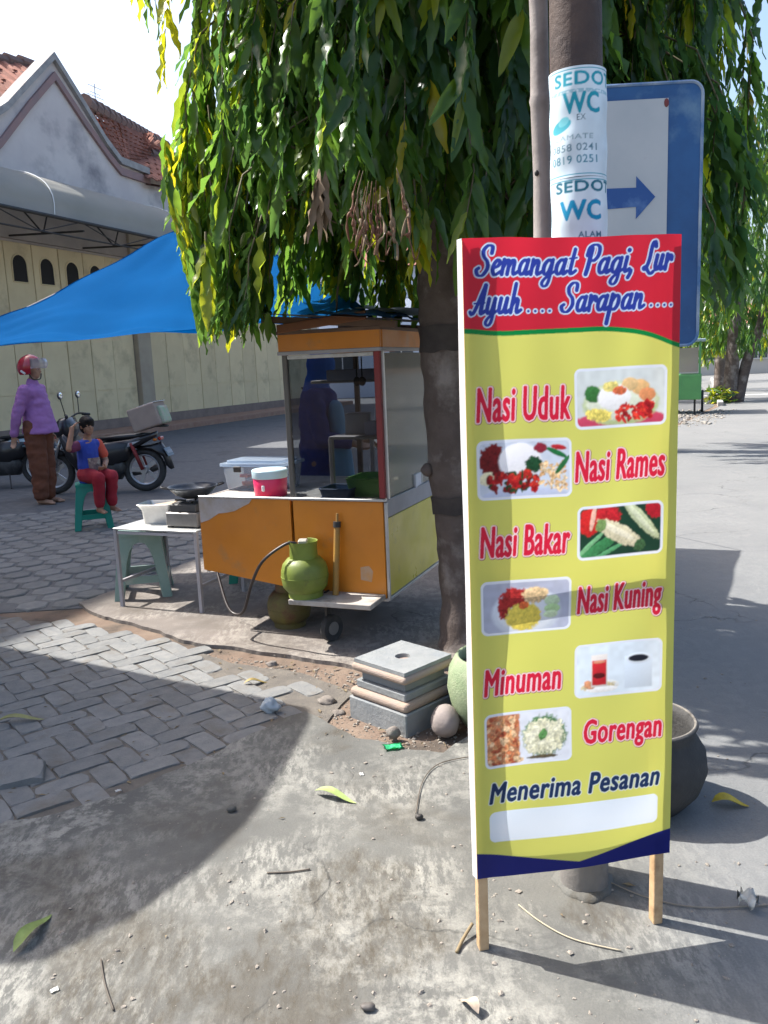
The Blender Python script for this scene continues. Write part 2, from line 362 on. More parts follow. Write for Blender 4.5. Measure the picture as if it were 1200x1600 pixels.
# hexagonal paving blocks nearest the stall
hexm = pmat('hex_block', (.15, .153, .153), (.19, .19, .184), 14, .9, bump=.6, bscale=70, rnd=.12, spec=.2)
bm = B(); prism(bm, [(.118 * math.cos(PI / 3 * k), .118 * math.sin(PI / 3 * k)) for k in range(6)], -.03, .0)
for v in bm.verts:
    if v.co.z > -.001: v.co.x *= .95; v.co.y *= .95; v.co.z = 0
bmesh.ops.bevel(bm, geom=[e for e in bm.edges if all(v.co.z > -.001 for v in e.verts)], offset=.007, segments=1, affect='EDGES')
hx = bpy.data.meshes.new('hex_block'); bm.to_mesh(hx); bm.free(); hx.materials.append(hexm)
rr = random.Random(5); cnt = 0; s = .232; ca, sa = math.cos(R(21)), math.sin(R(21))
cand = []
for i in range(-60, 60):
    for j in range(-60, 60):
        a = i * s * .866; bq = (j + .5 * (i % 2)) * s
        x = -2.5 + a * ca + bq * sa; y = 7.5 - a * sa + bq * ca
        if in_poly(x, y, yard_poly) and in_poly(x + .06, y - .1, yard_poly) and -.5 * y - .15 < x < -.2 and y < 9.6: cand.append((y - .25 * x, x, y))
cand.sort()
for _, x, y in cand[:296]:
    o = bpy.data.objects.new('hex_paver', hx); C.objects.link(o); o.parent = yard
    o.location = (x, y, rr.uniform(-.003, .006)); o.rotation_euler = (rr.gauss(0, .012), rr.gauss(0, .012), R(-21) + rr.gauss(0, .02))
# herringbone bricks
pav_poly = [(-3.3, 5.5), (-2.55, 5.28), (-1.98, 5.02), (-1.35, 4.62), (-.97, 4.3), (-.57, 3.98), (-.3, 3.7), (-.42, 3.5), (-.62, 3.22), (-.98, 2.82), (-1.24, 2.64), (-1.5, 2.58), (-2.4, 2.6), (-3.3, 3.6)]
pav_poly_s = [(p[0] + (.12 if 5 <= i <= 10 else 0), p[1] - (.12 if i > 6 else 0)) for i, p in enumerate(pav_poly)]
bm = B(); ring_poly(bm, ragged(pav_poly_s, .05, .02, 8), -.0055, .01)
pav = structure(obj('brick_path', bm, pmat('joint_sand', (.125, .113, .1), (.165, .148, .126), 12, .95, bump=.7, bscale=90, coords='World', spec=.1)))
pm = pmat('paver', (.165, .168, .165), (.21, .207, .196), 18, .88, bump=.5, bscale=110, rnd=.1, c3=(.155, .143, .125), scale3=5, spec=.25)
pme = []
for k in range(4):
    bm = B(); q = random.Random(k)
    W2, L2 = .0485, .0985
    prism(bm, ragged([(-L2, -W2), (L2, -W2), (L2, W2), (-L2, W2)], .035, .0016, k), -.03, 0)
    top = [e for e in bm.edges if all(v.co.z > -.001 for v in e.verts)]
    bmesh.ops.bevel(bm, geom=top, offset=.006 + .002 * k, segments=1, affect='EDGES')
    me = bpy.data.meshes.new('paver'); bm.to_mesh(me); bm.free(); me.materials.append(pm); pme.append(me)
rr = random.Random(21); u = .1035; ca, sa = math.cos(R(38)), math.sin(R(38)); lst = []
for k in range(-50, 50):
    for l in range(-30, 30):
        ox, oy = k + 2 * l, k - 2 * l
        for cx_, cy_, ro in ((ox + 1, oy + .5, 0), (ox + .5, oy + 2, 1)):
            x = cx_ * u; y = cy_ * u; X = x * ca - y * sa - 1.2; Y = x * sa + y * ca + 3.7
            if in_poly(X, Y, pav_poly) and X > -.53 * Y - .12: lst.append((X, Y, ro))
for X, Y, ro in lst:
    edge = sum(not in_poly(X + dx, Y + dy, pav_poly) for dx, dy in ((.13, 0), (-.13, 0), (0, .13), (0, -.13)))
    lowedge = edge and X > -.53 * Y + .1 and Y < 4.2
    if lowedge and rr.random() < .45: continue
    o = bpy.data.objects.new('paver', pme[rr.randrange(4)]); C.objects.link(o); o.parent = pav
    sink = rr.uniform(-.005, -.001) if lowedge else (rr.uniform(-.004, -.001) if rr.random() < .18 else rr.uniform(-.001, .0035))
    o.location = (X + rr.gauss(0, .0025), Y + rr.gauss(0, .0025), sink); o.rotation_euler = (rr.gauss(0, .006), rr.gauss(0, .006), R(38) + ro * PI / 2 + rr.gauss(0, .022))
# the loose raised paver at the near left
o = bpy.data.objects.new('paver', pme[2]); C.objects.link(o); o.parent = pav; o.location = (-1.44, 2.99, .026); o.scale = (.85, 1.5, 1.3); o.rotation_euler = (.05, -.06, R(18))
# crumbs and grit (nobody could count them)
def grit(name, n, f, mat, smin, smax, z=0., seed=3):
    q = np.random.default_rng(seed); bm = bmesh.new(); bmesh.ops.create_icosphere(bm, subdivisions=1, radius=1)
    V = np.array([v.co[:] for v in bm.verts]); F = np.array([[v.index for v in fc.verts] for fc in bm.faces]); bm.free()
    vs, fs = [], []; k = 0; tries = 0
    while k < n and tries < n * 30:
        tries += 1; p = f(q)
        if p is None: continue
        s = smin * (smax / smin) ** (q.random() ** 2.2); a = q.random() * 6.28
        M = V * (s * q.uniform(.7, 1.3, 3)) * (1 + .25 * q.standard_normal((len(V), 1)))
        M = np.stack([M[:, 0] * math.cos(a) - M[:, 1] * math.sin(a), M[:, 0] * math.sin(a) + M[:, 1] * math.cos(a), M[:, 2] * .6], 1)
        M += (p[0], p[1], (p[2] if len(p) > 2 else z) + s * .2); vs.append(M); fs.append(F + k * len(V)); k += 1
    me = bpy.data.meshes.new(name); me.from_pydata(np.concatenate(vs).tolist(), [], np.concatenate(fs).tolist())
    return stuff(obj(name, me, mat))
gr_m = pmat('grit', (.19, .165, .14), (.3, .27, .23), 300, .95, coords='World', spec=.1, lo=.4, hi=.6)
dirt_poly = [(-1.9, 5.05), (-.95, 4.35), (-.1, 3.95), (.5, 3.95), (.6, 3.4), (.1, 3.05), (-.3, 3.2), (-.6, 3.3), (-.55, 3.9), (-1.3, 4.6)]
def fdirt(q):
    x, y = q.uniform(-2, .7), q.uniform(2.9, 5.1); return (x, y, -.013) if in_poly(x, y, dirt_poly) and not in_poly(x, y, pav_poly) else None
o = grit('dirt_crumbs', 2600, fdirt, gr_m, .0015, .011); tag(o, 'loose brown soil crumbs between the pavers and the cart slab', 'soil')
def fany(q):
    y = 1.6 + q.random() ** 1.5 * 3.2; x = q.uniform(-.5 * y, .5 * y); return (x, y, 0) if in_poly(x, y, road_poly) else (x, y, -.004)
o = grit('scattered_grit', 1100, fany, gr_m, .0015, .008, seed=9); tag(o, 'fine grit scattered over the foreground pavement', 'grit')
def fver(q):
    t = q.random(); x = 6.3 + t * 2.6 + q.uniform(-1.0, .6); return (x, 17.6 + t * 4.6 + q.uniform(-.3, .3), .0)
o = grit('verge_gravel', 500, fver, pmat('gravel', (.2, .18, .16), (.36, .33, .28), 40, .95, coords='World'), .015, .05, seed=4); tag(o, 'heap of pale gravel beside the far green cart', 'gravel')
# dry leaf crumbs gathered along the edges
def fleaf(q):
    y = 1.7 + q.random() * 3.0; x = q.uniform(-.5 * y, .35 * y); near_ = in_poly(x, y, dirt_poly) or not in_poly(x, y, road_poly)
    return (x, y, .002 if in_poly(x, y, road_poly) else -.004) if (near_ or q.random() < .05) else None
q_ = np.random.default_rng(77); vs_, fs_ = [], []
while len(fs_) < 260:
    p = fleaf(q_)
    if p is None: continue
    l = q_.uniform(.006, .026); w_ = l * q_.uniform(.12, .4); a = q_.random() * 6.28; c_, s_ = math.cos(a), math.sin(a); k = len(vs_)
    for dx, dy, dz in ((-l, 0, 0), (0, -w_, .003), (l, 0, .001), (0, w_, .004)): vs_.append((p[0] + dx * c_ - dy * s_, p[1] + dx * s_ + dy * c_, p[2] + dz + .001))
    fs_.append((k, k + 1, k + 2, k + 3))
me = bpy.data.meshes.new('leaf_litter'); me.from_pydata(vs_, [], fs_); tag(stuff(obj('leaf_litter', me, pmat('litter_brown', (.11, .075, .04), (.2, .155, .085), 45, .8, coords='World', lo=.45, hi=.55))), 'tiny dry leaf crumbs scattered along the edges of the bricks and dirt', 'leaf litter')
# kerb along the far verge
km = pmat('kerb_concrete', (.36, .35, .33), (.27, .265, .25), 5, .9, bump=.4)
kb = structure(obj('kerb', bmesh.new(), km))
kme = None
d = Vector((.36, .933, 0))
for k in range(26):
    if kme is None:
        bm = B(); box(bm, (0, 0, .04), (.16, .96, .16), bev=.015); kme = bpy.data.meshes.new('kerb_stone'); bm.to_mesh(kme); bm.free(); kme.materials.append(km)
    o = bpy.data.objects.new('kerb_stone', kme); C.objects.link(o); o.parent = kb; p = Vector((9.9, 24.3, 0)) + d * (k * 1.0); o.location = p; o.rotation_euler = (0, 0, R(-21))
# painted lines on the cross street far behind
lm = pmat('road_paint', (.7, .7, .68), (.5, .5, .48), 6, .8)
for y0 in (29.5, 33.5):
    bm = B(); ring_poly(bm, [(5, y0 + 2), (34, y0 - 6), (34, y0 - 5.7), (5, y0 + 2.3)], .004 if y0 < 30 else .005); structure(obj('road_marking', bm, lm))

# ------------------------------------------------------------------ the shophouse
W0 = Vector((-6.9, 24.4, 0)); BRZ = R(69)
plaster = pmat('old_plaster', (.56, .51, .5), (.63, .58, .56), 1.2, .9, bump=.25, bscale=25, c3=(.27, .255, .27), scale3=.9, lo3=.52, hi3=.74, spec=.2)
trimm = pmat('trim_paint', (.33, .21, .2), (.27, .2, .2), 3, .85, spec=.2)
coping = pmat('coping', (.4, .39, .38), (.28, .27, .27), 4, .9, spec=.2)
cream = pmat('cream_door', (.74, .61, .38), (.68, .55, .34), 1.5, .7, c3=(.36, .29, .18), scale3=1.1, lo3=.54, hi3=.78, rnd=.06, spec=.3)
dark = pmat('dark_iron', (.03, .03, .032), (.05, .045, .04), 8, .6, metal=.3)
hole = pmat('vent_dark', (.02, .018, .018), rough=.9)
bd = thing('shophouse', 'pale gabled shophouse with red tiled roof, grey canopy and cream folding doors', 'building', W0, BRZ)
apx = -2.34
outl = [(-8, 0), (12.5, 0), (12.5, 7.25), (1.2, 7.25), (1.2, 7.32), (-.05, 7.37), (-.6, 7.75), (-1.35, 8.45), (apx, 9.35), (-3.33, 8.45), (-4.08, 7.75), (-4.63, 7.37), (-5.9, 7.32), (-5.9, 7.25), (-8, 7.25)]
bm = B(); prism(bm, outl, -.25, 0, XZ); obj('wall', bm, plaster, bd)
def strip(name, pts, wz, t, y, mat, parent):
    bm = B()
    for a, b in zip(pts, pts[1:]): bar(bm, (a[0], y, a[1]), (b[0], y, b[1]), t, wz, up=(0, 1, 0))
    return obj(name, bm, mat, parent)
cop = outl[4:13]
def mitre(name, pts, up_, dn_, y0, y1, mat):
    bm = B(); prism(bm, [(p[0], p[1] - dn_) for p in pts[::-1]] + [(p[0], p[1] + up_) for p in pts], -y1, -y0, XZ); bmesh.ops.recalc_face_normals(bm, faces=bm.faces[:]); return obj(name, bm, mat, bd)
mitre('coping', cop, .12, .06, -.12, .3, coping)
inn = [(1.25, 7.1), (-.04, 7.12), (-.5, 7.42), (-1.35, 8.07), (apx, 8.92), (-3.33, 7.98), (-4.34, 6.94), (-5.2, 6.2)]
mitre('trim_band', inn, .1, .1, -.08, -.003, trimm)
# grey lintel wall, plinth, step
bm = B(); box(bm, (2.25, -.03, .2), (20.4, .1, .4)); obj('plinth', bm, pmat('plinth_paint', (.2, .15, .13), (.26, .2, .17), 3, .85), bd)
bm = B(); box(bm, (2.25, -.75, .06), (20.4, 1.34, .16), bev=.01); obj('step', bm, pmat('terracotta_step', (.3, .16, .11), (.36, .22, .16), 4, .8), bd)
# doors
xs = [-7.35, -6.47, -5.58, -4.69, -3.80, -2.91, -2.02, -1.13, -.20]; xs2 = [.45 + .9 * k for k in range(13)]
dme = {}
def arch(w2, h, n=10):
    return [(-w2, 0), (w2, 0)] + [(w2 * math.cos(PI * k / n), h - w2 + w2 * math.sin(PI * k / n)) for k in range(n + 1)]
bmv = B(); prism(bmv, arch(.215, .62), 0, .012, XZ); vme = bpy.data.meshes.new('vent'); bmv.to_mesh(vme); bmv.free(); vme.materials.append(hole)
bmv = B(); pa = arch(.235, .645); tube(bmv, [(p[0], -.018, p[1] - .01) for p in pa], .022, 6, closed=True); vfe = bpy.data.meshes.new('vent_frame'); bmv.to_mesh(vfe); bmv.free(); vfe.materials.append(cream)
rr = random.Random(3)
for L_ in (xs, xs2):
    for a, b in zip(L_, L_[1:]):
        k = round(b - a, 2)
        if k not in dme:
            bm = B(); box(bm, (0, 0, 2.56), (k - .022, .05, 4.34), bev=.008)
            for zz in (1.2, 2.9): box(bm, (0, -.03, zz), (k - .2, .02, .02))
            me = bpy.data.meshes.new('door_leaf'); bm.to_mesh(me); bm.free(); me.materials.append(cream); dme[k] = me
        o = bpy.data.objects.new('door_leaf', dme[k]); C.objects.link(o); o.parent = bd; o.location = ((a + b) / 2, -.04 + rr.uniform(-.008, .008), 0)
        q = bpy.data.objects.new('vent', vme); C.objects.link(q); q.parent = o; q.location = (0, -.028, 3.83)
        q2 = bpy.data.objects.new('vent_frame', vfe); C.objects.link(q2); q2.parent = o; q2.location = (0, -.012, 3.83)
for x in (-7.7, .125, 11.6):
    bm = B(); box(bm, (x, -.1, 3.0), (.6, .22, 5.2), bev=.015); obj('pillar', bm, pmat('pillar_paint', (.42, .36, .27), (.36, .3, .23), 2, .85), bd)
bm = B(); box(bm, (2.25, -.05, 5.4), (20.4, .12, 1.2)); obj('lintel', bm, pmat('lintel_paint', (.4, .35, .31), (.33, .29, .26), 2, .9), bd)
# curved canopy
bm = B(); prof = []
for k in range(13):
    a = PI / 2 * k / 12; prof.append((-2.2 * math.sin(a) ** 1.0, 4.95 + 1.2 * math.cos(a) ** .8 if k < 12 else 4.95))
for k in range(13, 14): pass
xa, xb = -15, 8.5; nx = 14; g = []
for i in range(nx + 1):
    x = xa + (xb - xa) * i / nx; g.append([bm.verts.new((x, y - .05, z)) for y, z in prof])
for i in range(nx):
    for k in range(12): bm.faces.new((g[i][k], g[i + 1][k], g[i + 1][k + 1], g[i][k + 1]))
bmesh.ops.solidify(bm, geom=bm.faces[:], thickness=.03)
can = obj('canopy', bm, pmat('canopy_sheet', (.54, .53, .48), (.6, .58, .53), .8, .7, trans=.3), bd, True)
for x in (-9.6, -4.9, -.2, 4.5):
    bm = B(); tube(bm, [(x - .5 * k / 12, y - .06, z + .02) for k, (y, z) in enumerate(prof)], .012, 6); obj('sheet_joint', bm, pmat('joint_white', (.75, .75, .72)), can)
bm = B(); tube(bm, [(xa, -2.24, 4.93), (xb, -2.24, 4.93)], .04, 8); tube(bm, [(xa, -2.24, 4.58), (xb, -2.24, 4.58)], .018, 8)
n = 18
for k in range(n):
    x0 = xa + (xb - xa) * k / n; x1 = xa + (xb - xa) * (k + 1) / n
    tube(bm, [(x0, -2.24, 4.58 if k % 2 else 4.93), (x1, -2.24, 4.93 if k % 2 else 4.58)], .013, 6)
obj('front_truss', bm, dark, bd)
for k in range(10):
    x = xa + .5 + k * 2.5; bm = B()
    tube(bm, [(x, -.05, 4.85), (x, -2.24, 4.75)], .025, 6); tube(bm, [(x, -.1, 5.9), (x, -1.1, 4.8)], .02, 6); tube(bm, [(x, -1.1, 4.8), (x, -1.5, 5.75)], .018, 6)
    obj('truss', bm, dark, bd)
# roof tiles, one by one
tile_m = pmat('roof_tile', (.24, .095, .065), (.3, .14, .1), 2.5, .85, rnd=.3, c3=(.12, .07, .06), scale3=1.3, spec=.2)
bm = B(); g = []
for i in range(2):
    row = []
    for k in range(9):
        t = k / 8; row.append(bm.verts.new((t, i * 1.18, .10 * math.sin(t * 2 * PI) * (1 if t < .5 else .6) + (.06 if i == 0 else -.02))))
    g.append(row)
for k in range(8): bm.faces.new((g[0][k], g[0][k + 1], g[1][k + 1], g[1][k]))
lo = [bm.verts.new((v.co.x, v.co.y, v.co.z - .08)) for v in g[0]]
for k in range(8): bm.faces.new((lo[k], lo[k + 1], g[0][k + 1], g[0][k]))
tme = bpy.data.meshes.new('roof_tile'); bm.to_mesh(tme); bm.free(); tme.materials.append(tile_m)
def tiles(bl, br, tr, tl, nu, nv):
    bl, br, tr, tl = map(Vector, (bl, br, tr, tl)); bm = B(); vs = [bm.verts.new(p + Vector((0, .1, -.15))) for p in (bl, br, tr, tl)]; bm.faces.new(vs)
    bmesh.ops.solidify(bm, geom=bm.faces[:], thickness=.08)
    rf = obj('roof', bm, tile_m, bd)
    P = lambda a, b: (bl * (1 - a) + br * a) * (1 - b) + (tl * (1 - a) + tr * a) * b
    for i in range(nu):
        for j in range(nv):
            p = P(i / nu, j / nv); ex = P((i + 1) / nu, j / nv) - p; ey = P(i / nu, (j + 1) / nv) - p; ez = ex.cross(ey).normalized() * ex.length
            o = bpy.data.objects.new('roof_tile', tme); C.objects.link(o); o.parent = rf
            o.matrix_local = Matrix(((ex.x, ey.x, ez.x, p.x), (ex.y, ey.y, ez.y, p.y), (ex.z, ey.z, ez.z, p.z), (0, 0, 0, 1)))
    bm = B(); k = nu; pr = []
    for i in range(k): a, b = P(i / k, 1), P((i + 1.12) / k, 1); tube(bm, [a + Vector((0, 0, .08)), b + Vector((0, 0, .02))], [.2, .16], 8)
    obj('ridge_cap', bm, pmat('ridge_tile', (.14, .1, .095), (.2, .14, .12), 3, .9), rf)
    return rf
tiles((.31, .3, 7.48), (5.27, 3, 9.0), (11.4, 6, 10.9), (-.73, .4, 8.74), 18, 8)
tiles((.83, -.3, 7.05), (6.2, -.3, 7.5), (11, 3, 9.7), (5.28, 3, 9.02), 14, 5)
tiles((-7, .5, 5.9), (-1.5, .5, 8.2), (1.56, 4, 10.91), (-3.5, 4, 9.9), 9, 6)
bm = B(); tube(bm, [(4.3, 4, 9.4), (4.36, 4, 11.2)], .02, 6)
for z, l in ((11.1, .35), (10.8, .45), (10.9, .25)): tube(bm, [(4.36 - l, 4, z), (4.36 + l, 4, z)], .012, 5)
obj('antenna', bm, pmat('antenna_metal', (.5, .5, .5), metal=.6, rough=.4), bd)
# clutter against the far wall
bm = B(); box(bm, (9.3, -.95, .82), (.7, .4, .06)); 
for sx in (-.3, .3):
    for sy in (-.15, .15): box(bm, (9.3 + sx, -.95 + sy, .47), (.05, .05, .66))
o = obj('wall_shelf', bm, pmat('dark_wood', (.05, .035, .025), (.08, .05, .035), 6, .7)); o.location = W0; o.rotation_euler = (0, 0, BRZ); tag(o, 'small dark wooden bench against the cream doors behind the cart', 'bench')
# unseen tall block added left of frame to throw shade over the yard
nb = thing('shade_block', 'added unseen grey block left of the gabled shophouse, shading the yard', 'building', W0, BRZ)
bm = B(); box(bm, (-15.6, 3.3, 7.1), (20.8, 6.6, 14.2), bev=.05); obj('wall', bm, plaster, nb)
for k in range(6):
    for z in (5, 8.2, 11.4):
        bm = B(); box(bm, (-24 + k * 2.7, -.02, z), (1.2, .06, 1.5), bev=.01); obj('window', bm, hole, nb)
# pale house far behind the tree, and lower far buildings
pale = pmat('pale_wall', (.62, .66, .74), (.55, .6, .68), .5, .85)
def house(label, x, y, w_, d_, h, rz, m, roofh=1.5, cat='building'):
    t = thing('far_house', label, cat, (x, y, 0), rz)
    bm = B(); box(bm, (0, 0, h / 2), (w_, d_, h)); obj('wall', bm, m, t)
    bm = B(); vs = [bm.verts.new(p) for p in ((-w_ / 2 - .4, -d_ / 2 - .4, h), (w_ / 2 + .4, -d_ / 2 - .4, h), (w_ / 2 + .4, d_ / 2 + .4, h), (-w_ / 2 - .4, d_ / 2 + .4, h), (-w_ / 2 + 1, 0, h + roofh), (w_ / 2 - 1, 0, h + roofh))]
    for q in ((0, 1, 5, 4), (2, 3, 4, 5), (1, 2, 5), (3, 0, 4), (3, 2, 1, 0)): bm.faces.new([vs[i] for i in q])
    obj('roof', bm, tile_m, t)
    for k in range(max(1, int(w_ / 3))):
        wx = -w_ / 2 + 1.5 + k * 3; bm = B(); box(bm, (wx, -d_ / 2 - .03, 1.7), (1.2, .08, 1.3)); o = obj('window', bm, pmat('far_window', (.05, .06, .07), rough=.2), t)
        bm = B(); box(bm, (wx, -d_ / 2 - .06, 1.7), (.06, .06, 1.3)); box(bm, (wx, -d_ / 2 - .05, 1.0), (1.4, .12, .08)); obj('frame', bm, pmat('far_frame', (.6, .58, .55)), o)
    return t
house('pale blue-grey house far behind the food cart', 1.5, 46, 10, 6, 6.4, R(4), pale)
house('low cream building far down the road on the right', 23, 62, 20, 8, 3.4, R(-8), pmat('far_cream', (.55, .5, .42), (.6, .56, .5), .4, .9))
house('low grey building behind the far parked green cart', 11.5, 52, 9, 6, 3.2, R(-4), pmat('far_grey', (.4, .4, .4), (.46, .46, .45), .4, .9))
# ================================================================== PRINTED SHEETS (flat print as vertex colour)
def text_tris(body, offset=.0, shear=0.):
    cu = bpy.data.curves.new('t', 'FONT'); cu.body = body; cu.offset = offset; cu.resolution_u = 3; cu.shear = shear; cu.space_character = 1.07
    o = bpy.data.objects.new('t', cu); C.objects.link(o); dg = bpy.context.evaluated_depsgraph_get(); dg.update()
    ob = o.evaluated_get(dg); me = ob.to_mesh(); me.calc_loop_triangles()
    V = np.array([v.co[:2] for v in me.vertices]).reshape(-1, 2); T = np.array([t.vertices[:] for t in me.loop_triangles], int).reshape(-1, 3)
    ob.to_mesh_clear(); bpy.data.objects.remove(o); bpy.data.curves.remove(cu); return V, T
CAPH = None
class Canvas:
    def __init__(s, wmm, hmm, W, H):
        s.k = W / wmm; s.W, s.H = W, H; s.img = np.ones((H, W, 3)); s.Y, s.X = np.mgrid[0:H, 0:W]; s.X = (s.X + .5) / s.k; s.Y = (s.Y + .5) / (H / hmm); s.ky = H / hmm
    def put(s, m, col, a=1.): s.img[:] = s.img * (1 - (m * a)[..., None]) + np.array(col) * (m * a)[..., None]
    def win(s, x0, y0, x1, y1):
        a, b, c, d = max(0, int(x0 * s.k)), min(s.W, int(x1 * s.k) + 1), max(0, int(y0 * s.ky)), min(s.H, int(y1 * s.ky) + 1); return slice(c, d), slice(a, b)
    def putw(s, wn, m, col, a=1.): v = s.img[wn]; v[:] = v * (1 - (m * a)[..., None]) + np.array(col) * (m * a)[..., None]
    def rrect(s, x0, y0, x1, y1, r, col):
        wn = s.win(x0, y0, x1, y1); X, Y = s.X[wn], s.Y[wn]; qx = np.maximum(np.abs(X - (x0 + x1) / 2) - (x1 - x0) / 2 + r, 0); qy = np.maximum(np.abs(Y - (y0 + y1) / 2) - (y1 - y0) / 2 + r, 0)
        m = (np.hypot(qx, qy) < r).astype(float); s.putw(wn, m, col); return wn, m
    def textmask(s, body, x0, x1, base, caph, bold=.02, shear=0.):
        global CAPH
        if CAPH is None: CAPH = text_tris('H')[0][:, 1].max()
        V, T = text_tris(body, bold, shear); V = V.copy(); lo, hi = V[:, 0].min(), V[:, 0].max()
        V[:, 0] = (x0 + (V[:, 0] - lo) / (hi - lo) * (x1 - x0)) * s.k; V[:, 1] = (base - V[:, 1] / CAPH * caph) * s.ky
        M = np.zeros((s.H, s.W), bool)
        for t in T:
            a, b, c = V[t]; xa, xb = max(0, int(min(a[0], b[0], c[0]))), min(s.W - 1, int(max(a[0], b[0], c[0])) + 1); ya, yb = max(0, int(min(a[1], b[1], c[1]))), min(s.H - 1, int(max(a[1], b[1], c[1])) + 1)
            if xb < xa or yb < ya: continue
            yy, xx = np.mgrid[ya:yb + 1, xa:xb + 1]; xx = xx + .5; yy = yy + .5
            e = [(q[0] - p[0]) * (yy - p[1]) - (q[1] - p[1]) * (xx - p[0]) for p, q in ((a, b), (b, c), (c, a))]
            M[ya:yb + 1, xa:xb + 1] |= ((e[0] >= -.01) & (e[1] >= -.01) & (e[2] >= -.01)) | ((e[0] <= .01) & (e[1] <= .01) & (e[2] <= .01))
        return M
    def dilate(s, M, r):
        out = M.copy(); ys, xs = np.where(M)
        if len(ys) == 0: return out
        p = int(r) + 2; a, b, c, d = max(0, ys.min() - p), min(s.H, ys.max() + p + 1), max(0, xs.min() - p), min(s.W, xs.max() + p + 1); w_ = M[a:b, c:d]; o = w_.copy()
        for dy in range(-int(r), int(r) + 1):
            for dx in range(-int(r), int(r) + 1):
                if dx * dx + dy * dy <= r * r and (dx or dy):
                    sh = np.zeros_like(w_); h_, v_ = w_.shape
                    sh[max(0, dy):h_ + min(0, dy), max(0, dx):v_ + min(0, dx)] = w_[max(0, -dy):h_ + min(0, -dy), max(0, -dx):v_ + min(0, -dx)]; o |= sh
        out[a:b, c:d] = o; return out
    def outlined(s, M, fill, line, lw, shadow=None, sw=0):
        D = s.dilate(M, lw)
        if shadow is not None: s.put(s.dilate(np.roll(np.roll(D, 1, 0), 1, 1), sw).astype(float), shadow)
        s.put(D.astype(float), line); s.put(M.astype(float), fill)
    def stroke(s, M, pts, rad):
        """round brush along a smooth path; radii in mm"""
        for (a, ra), (b, rb) in zip(zip(pts, rad), zip(pts[1:], rad[1:])):
            r = max(ra, rb); wn = s.win(min(a[0], b[0]) - r, min(a[1], b[1]) - r, max(a[0], b[0]) + r, max(a[1], b[1]) + r); X, Y = s.X[wn], s.Y[wn]
            dx, dy = b[0] - a[0], b[1] - a[1]; t = np.clip(((X - a[0]) * dx + (Y - a[1]) * dy) / max(dx * dx + dy * dy, 1e-6), 0, 1)
            M[wn] |= np.hypot(X - a[0] - t * dx, Y - a[1] - t * dy) < ra + (rb - ra) * t
    def grid(s, nx, ny):
        fy, fx = s.H // ny, s.W // nx; return s.img[:ny * fy, :nx * fx].reshape(ny, fy, nx, fx, 3).mean((1, 3))
def vnoise(h, w, cell, seed):
    q = np.random.default_rng(seed); gh, gw = int(h / cell) + 2, int(w / cell) + 2; G = q.random((gh, gw)); y = np.arange(h) / cell; x = np.arange(w) / cell
    yi, xi = y.astype(int), x.astype(int); fy, fx = (y - yi)[:, None], (x - xi)[None]; fy = fy * fy * (3 - 2 * fy); fx = fx * fx * (3 - 2 * fx)
    return (G[yi][:, xi] * (1 - fx) + G[yi][:, xi + 1] * fx) * (1 - fy) + (G[yi + 1][:, xi] * (1 - fx) + G[yi + 1][:, xi + 1] * fx) * fy
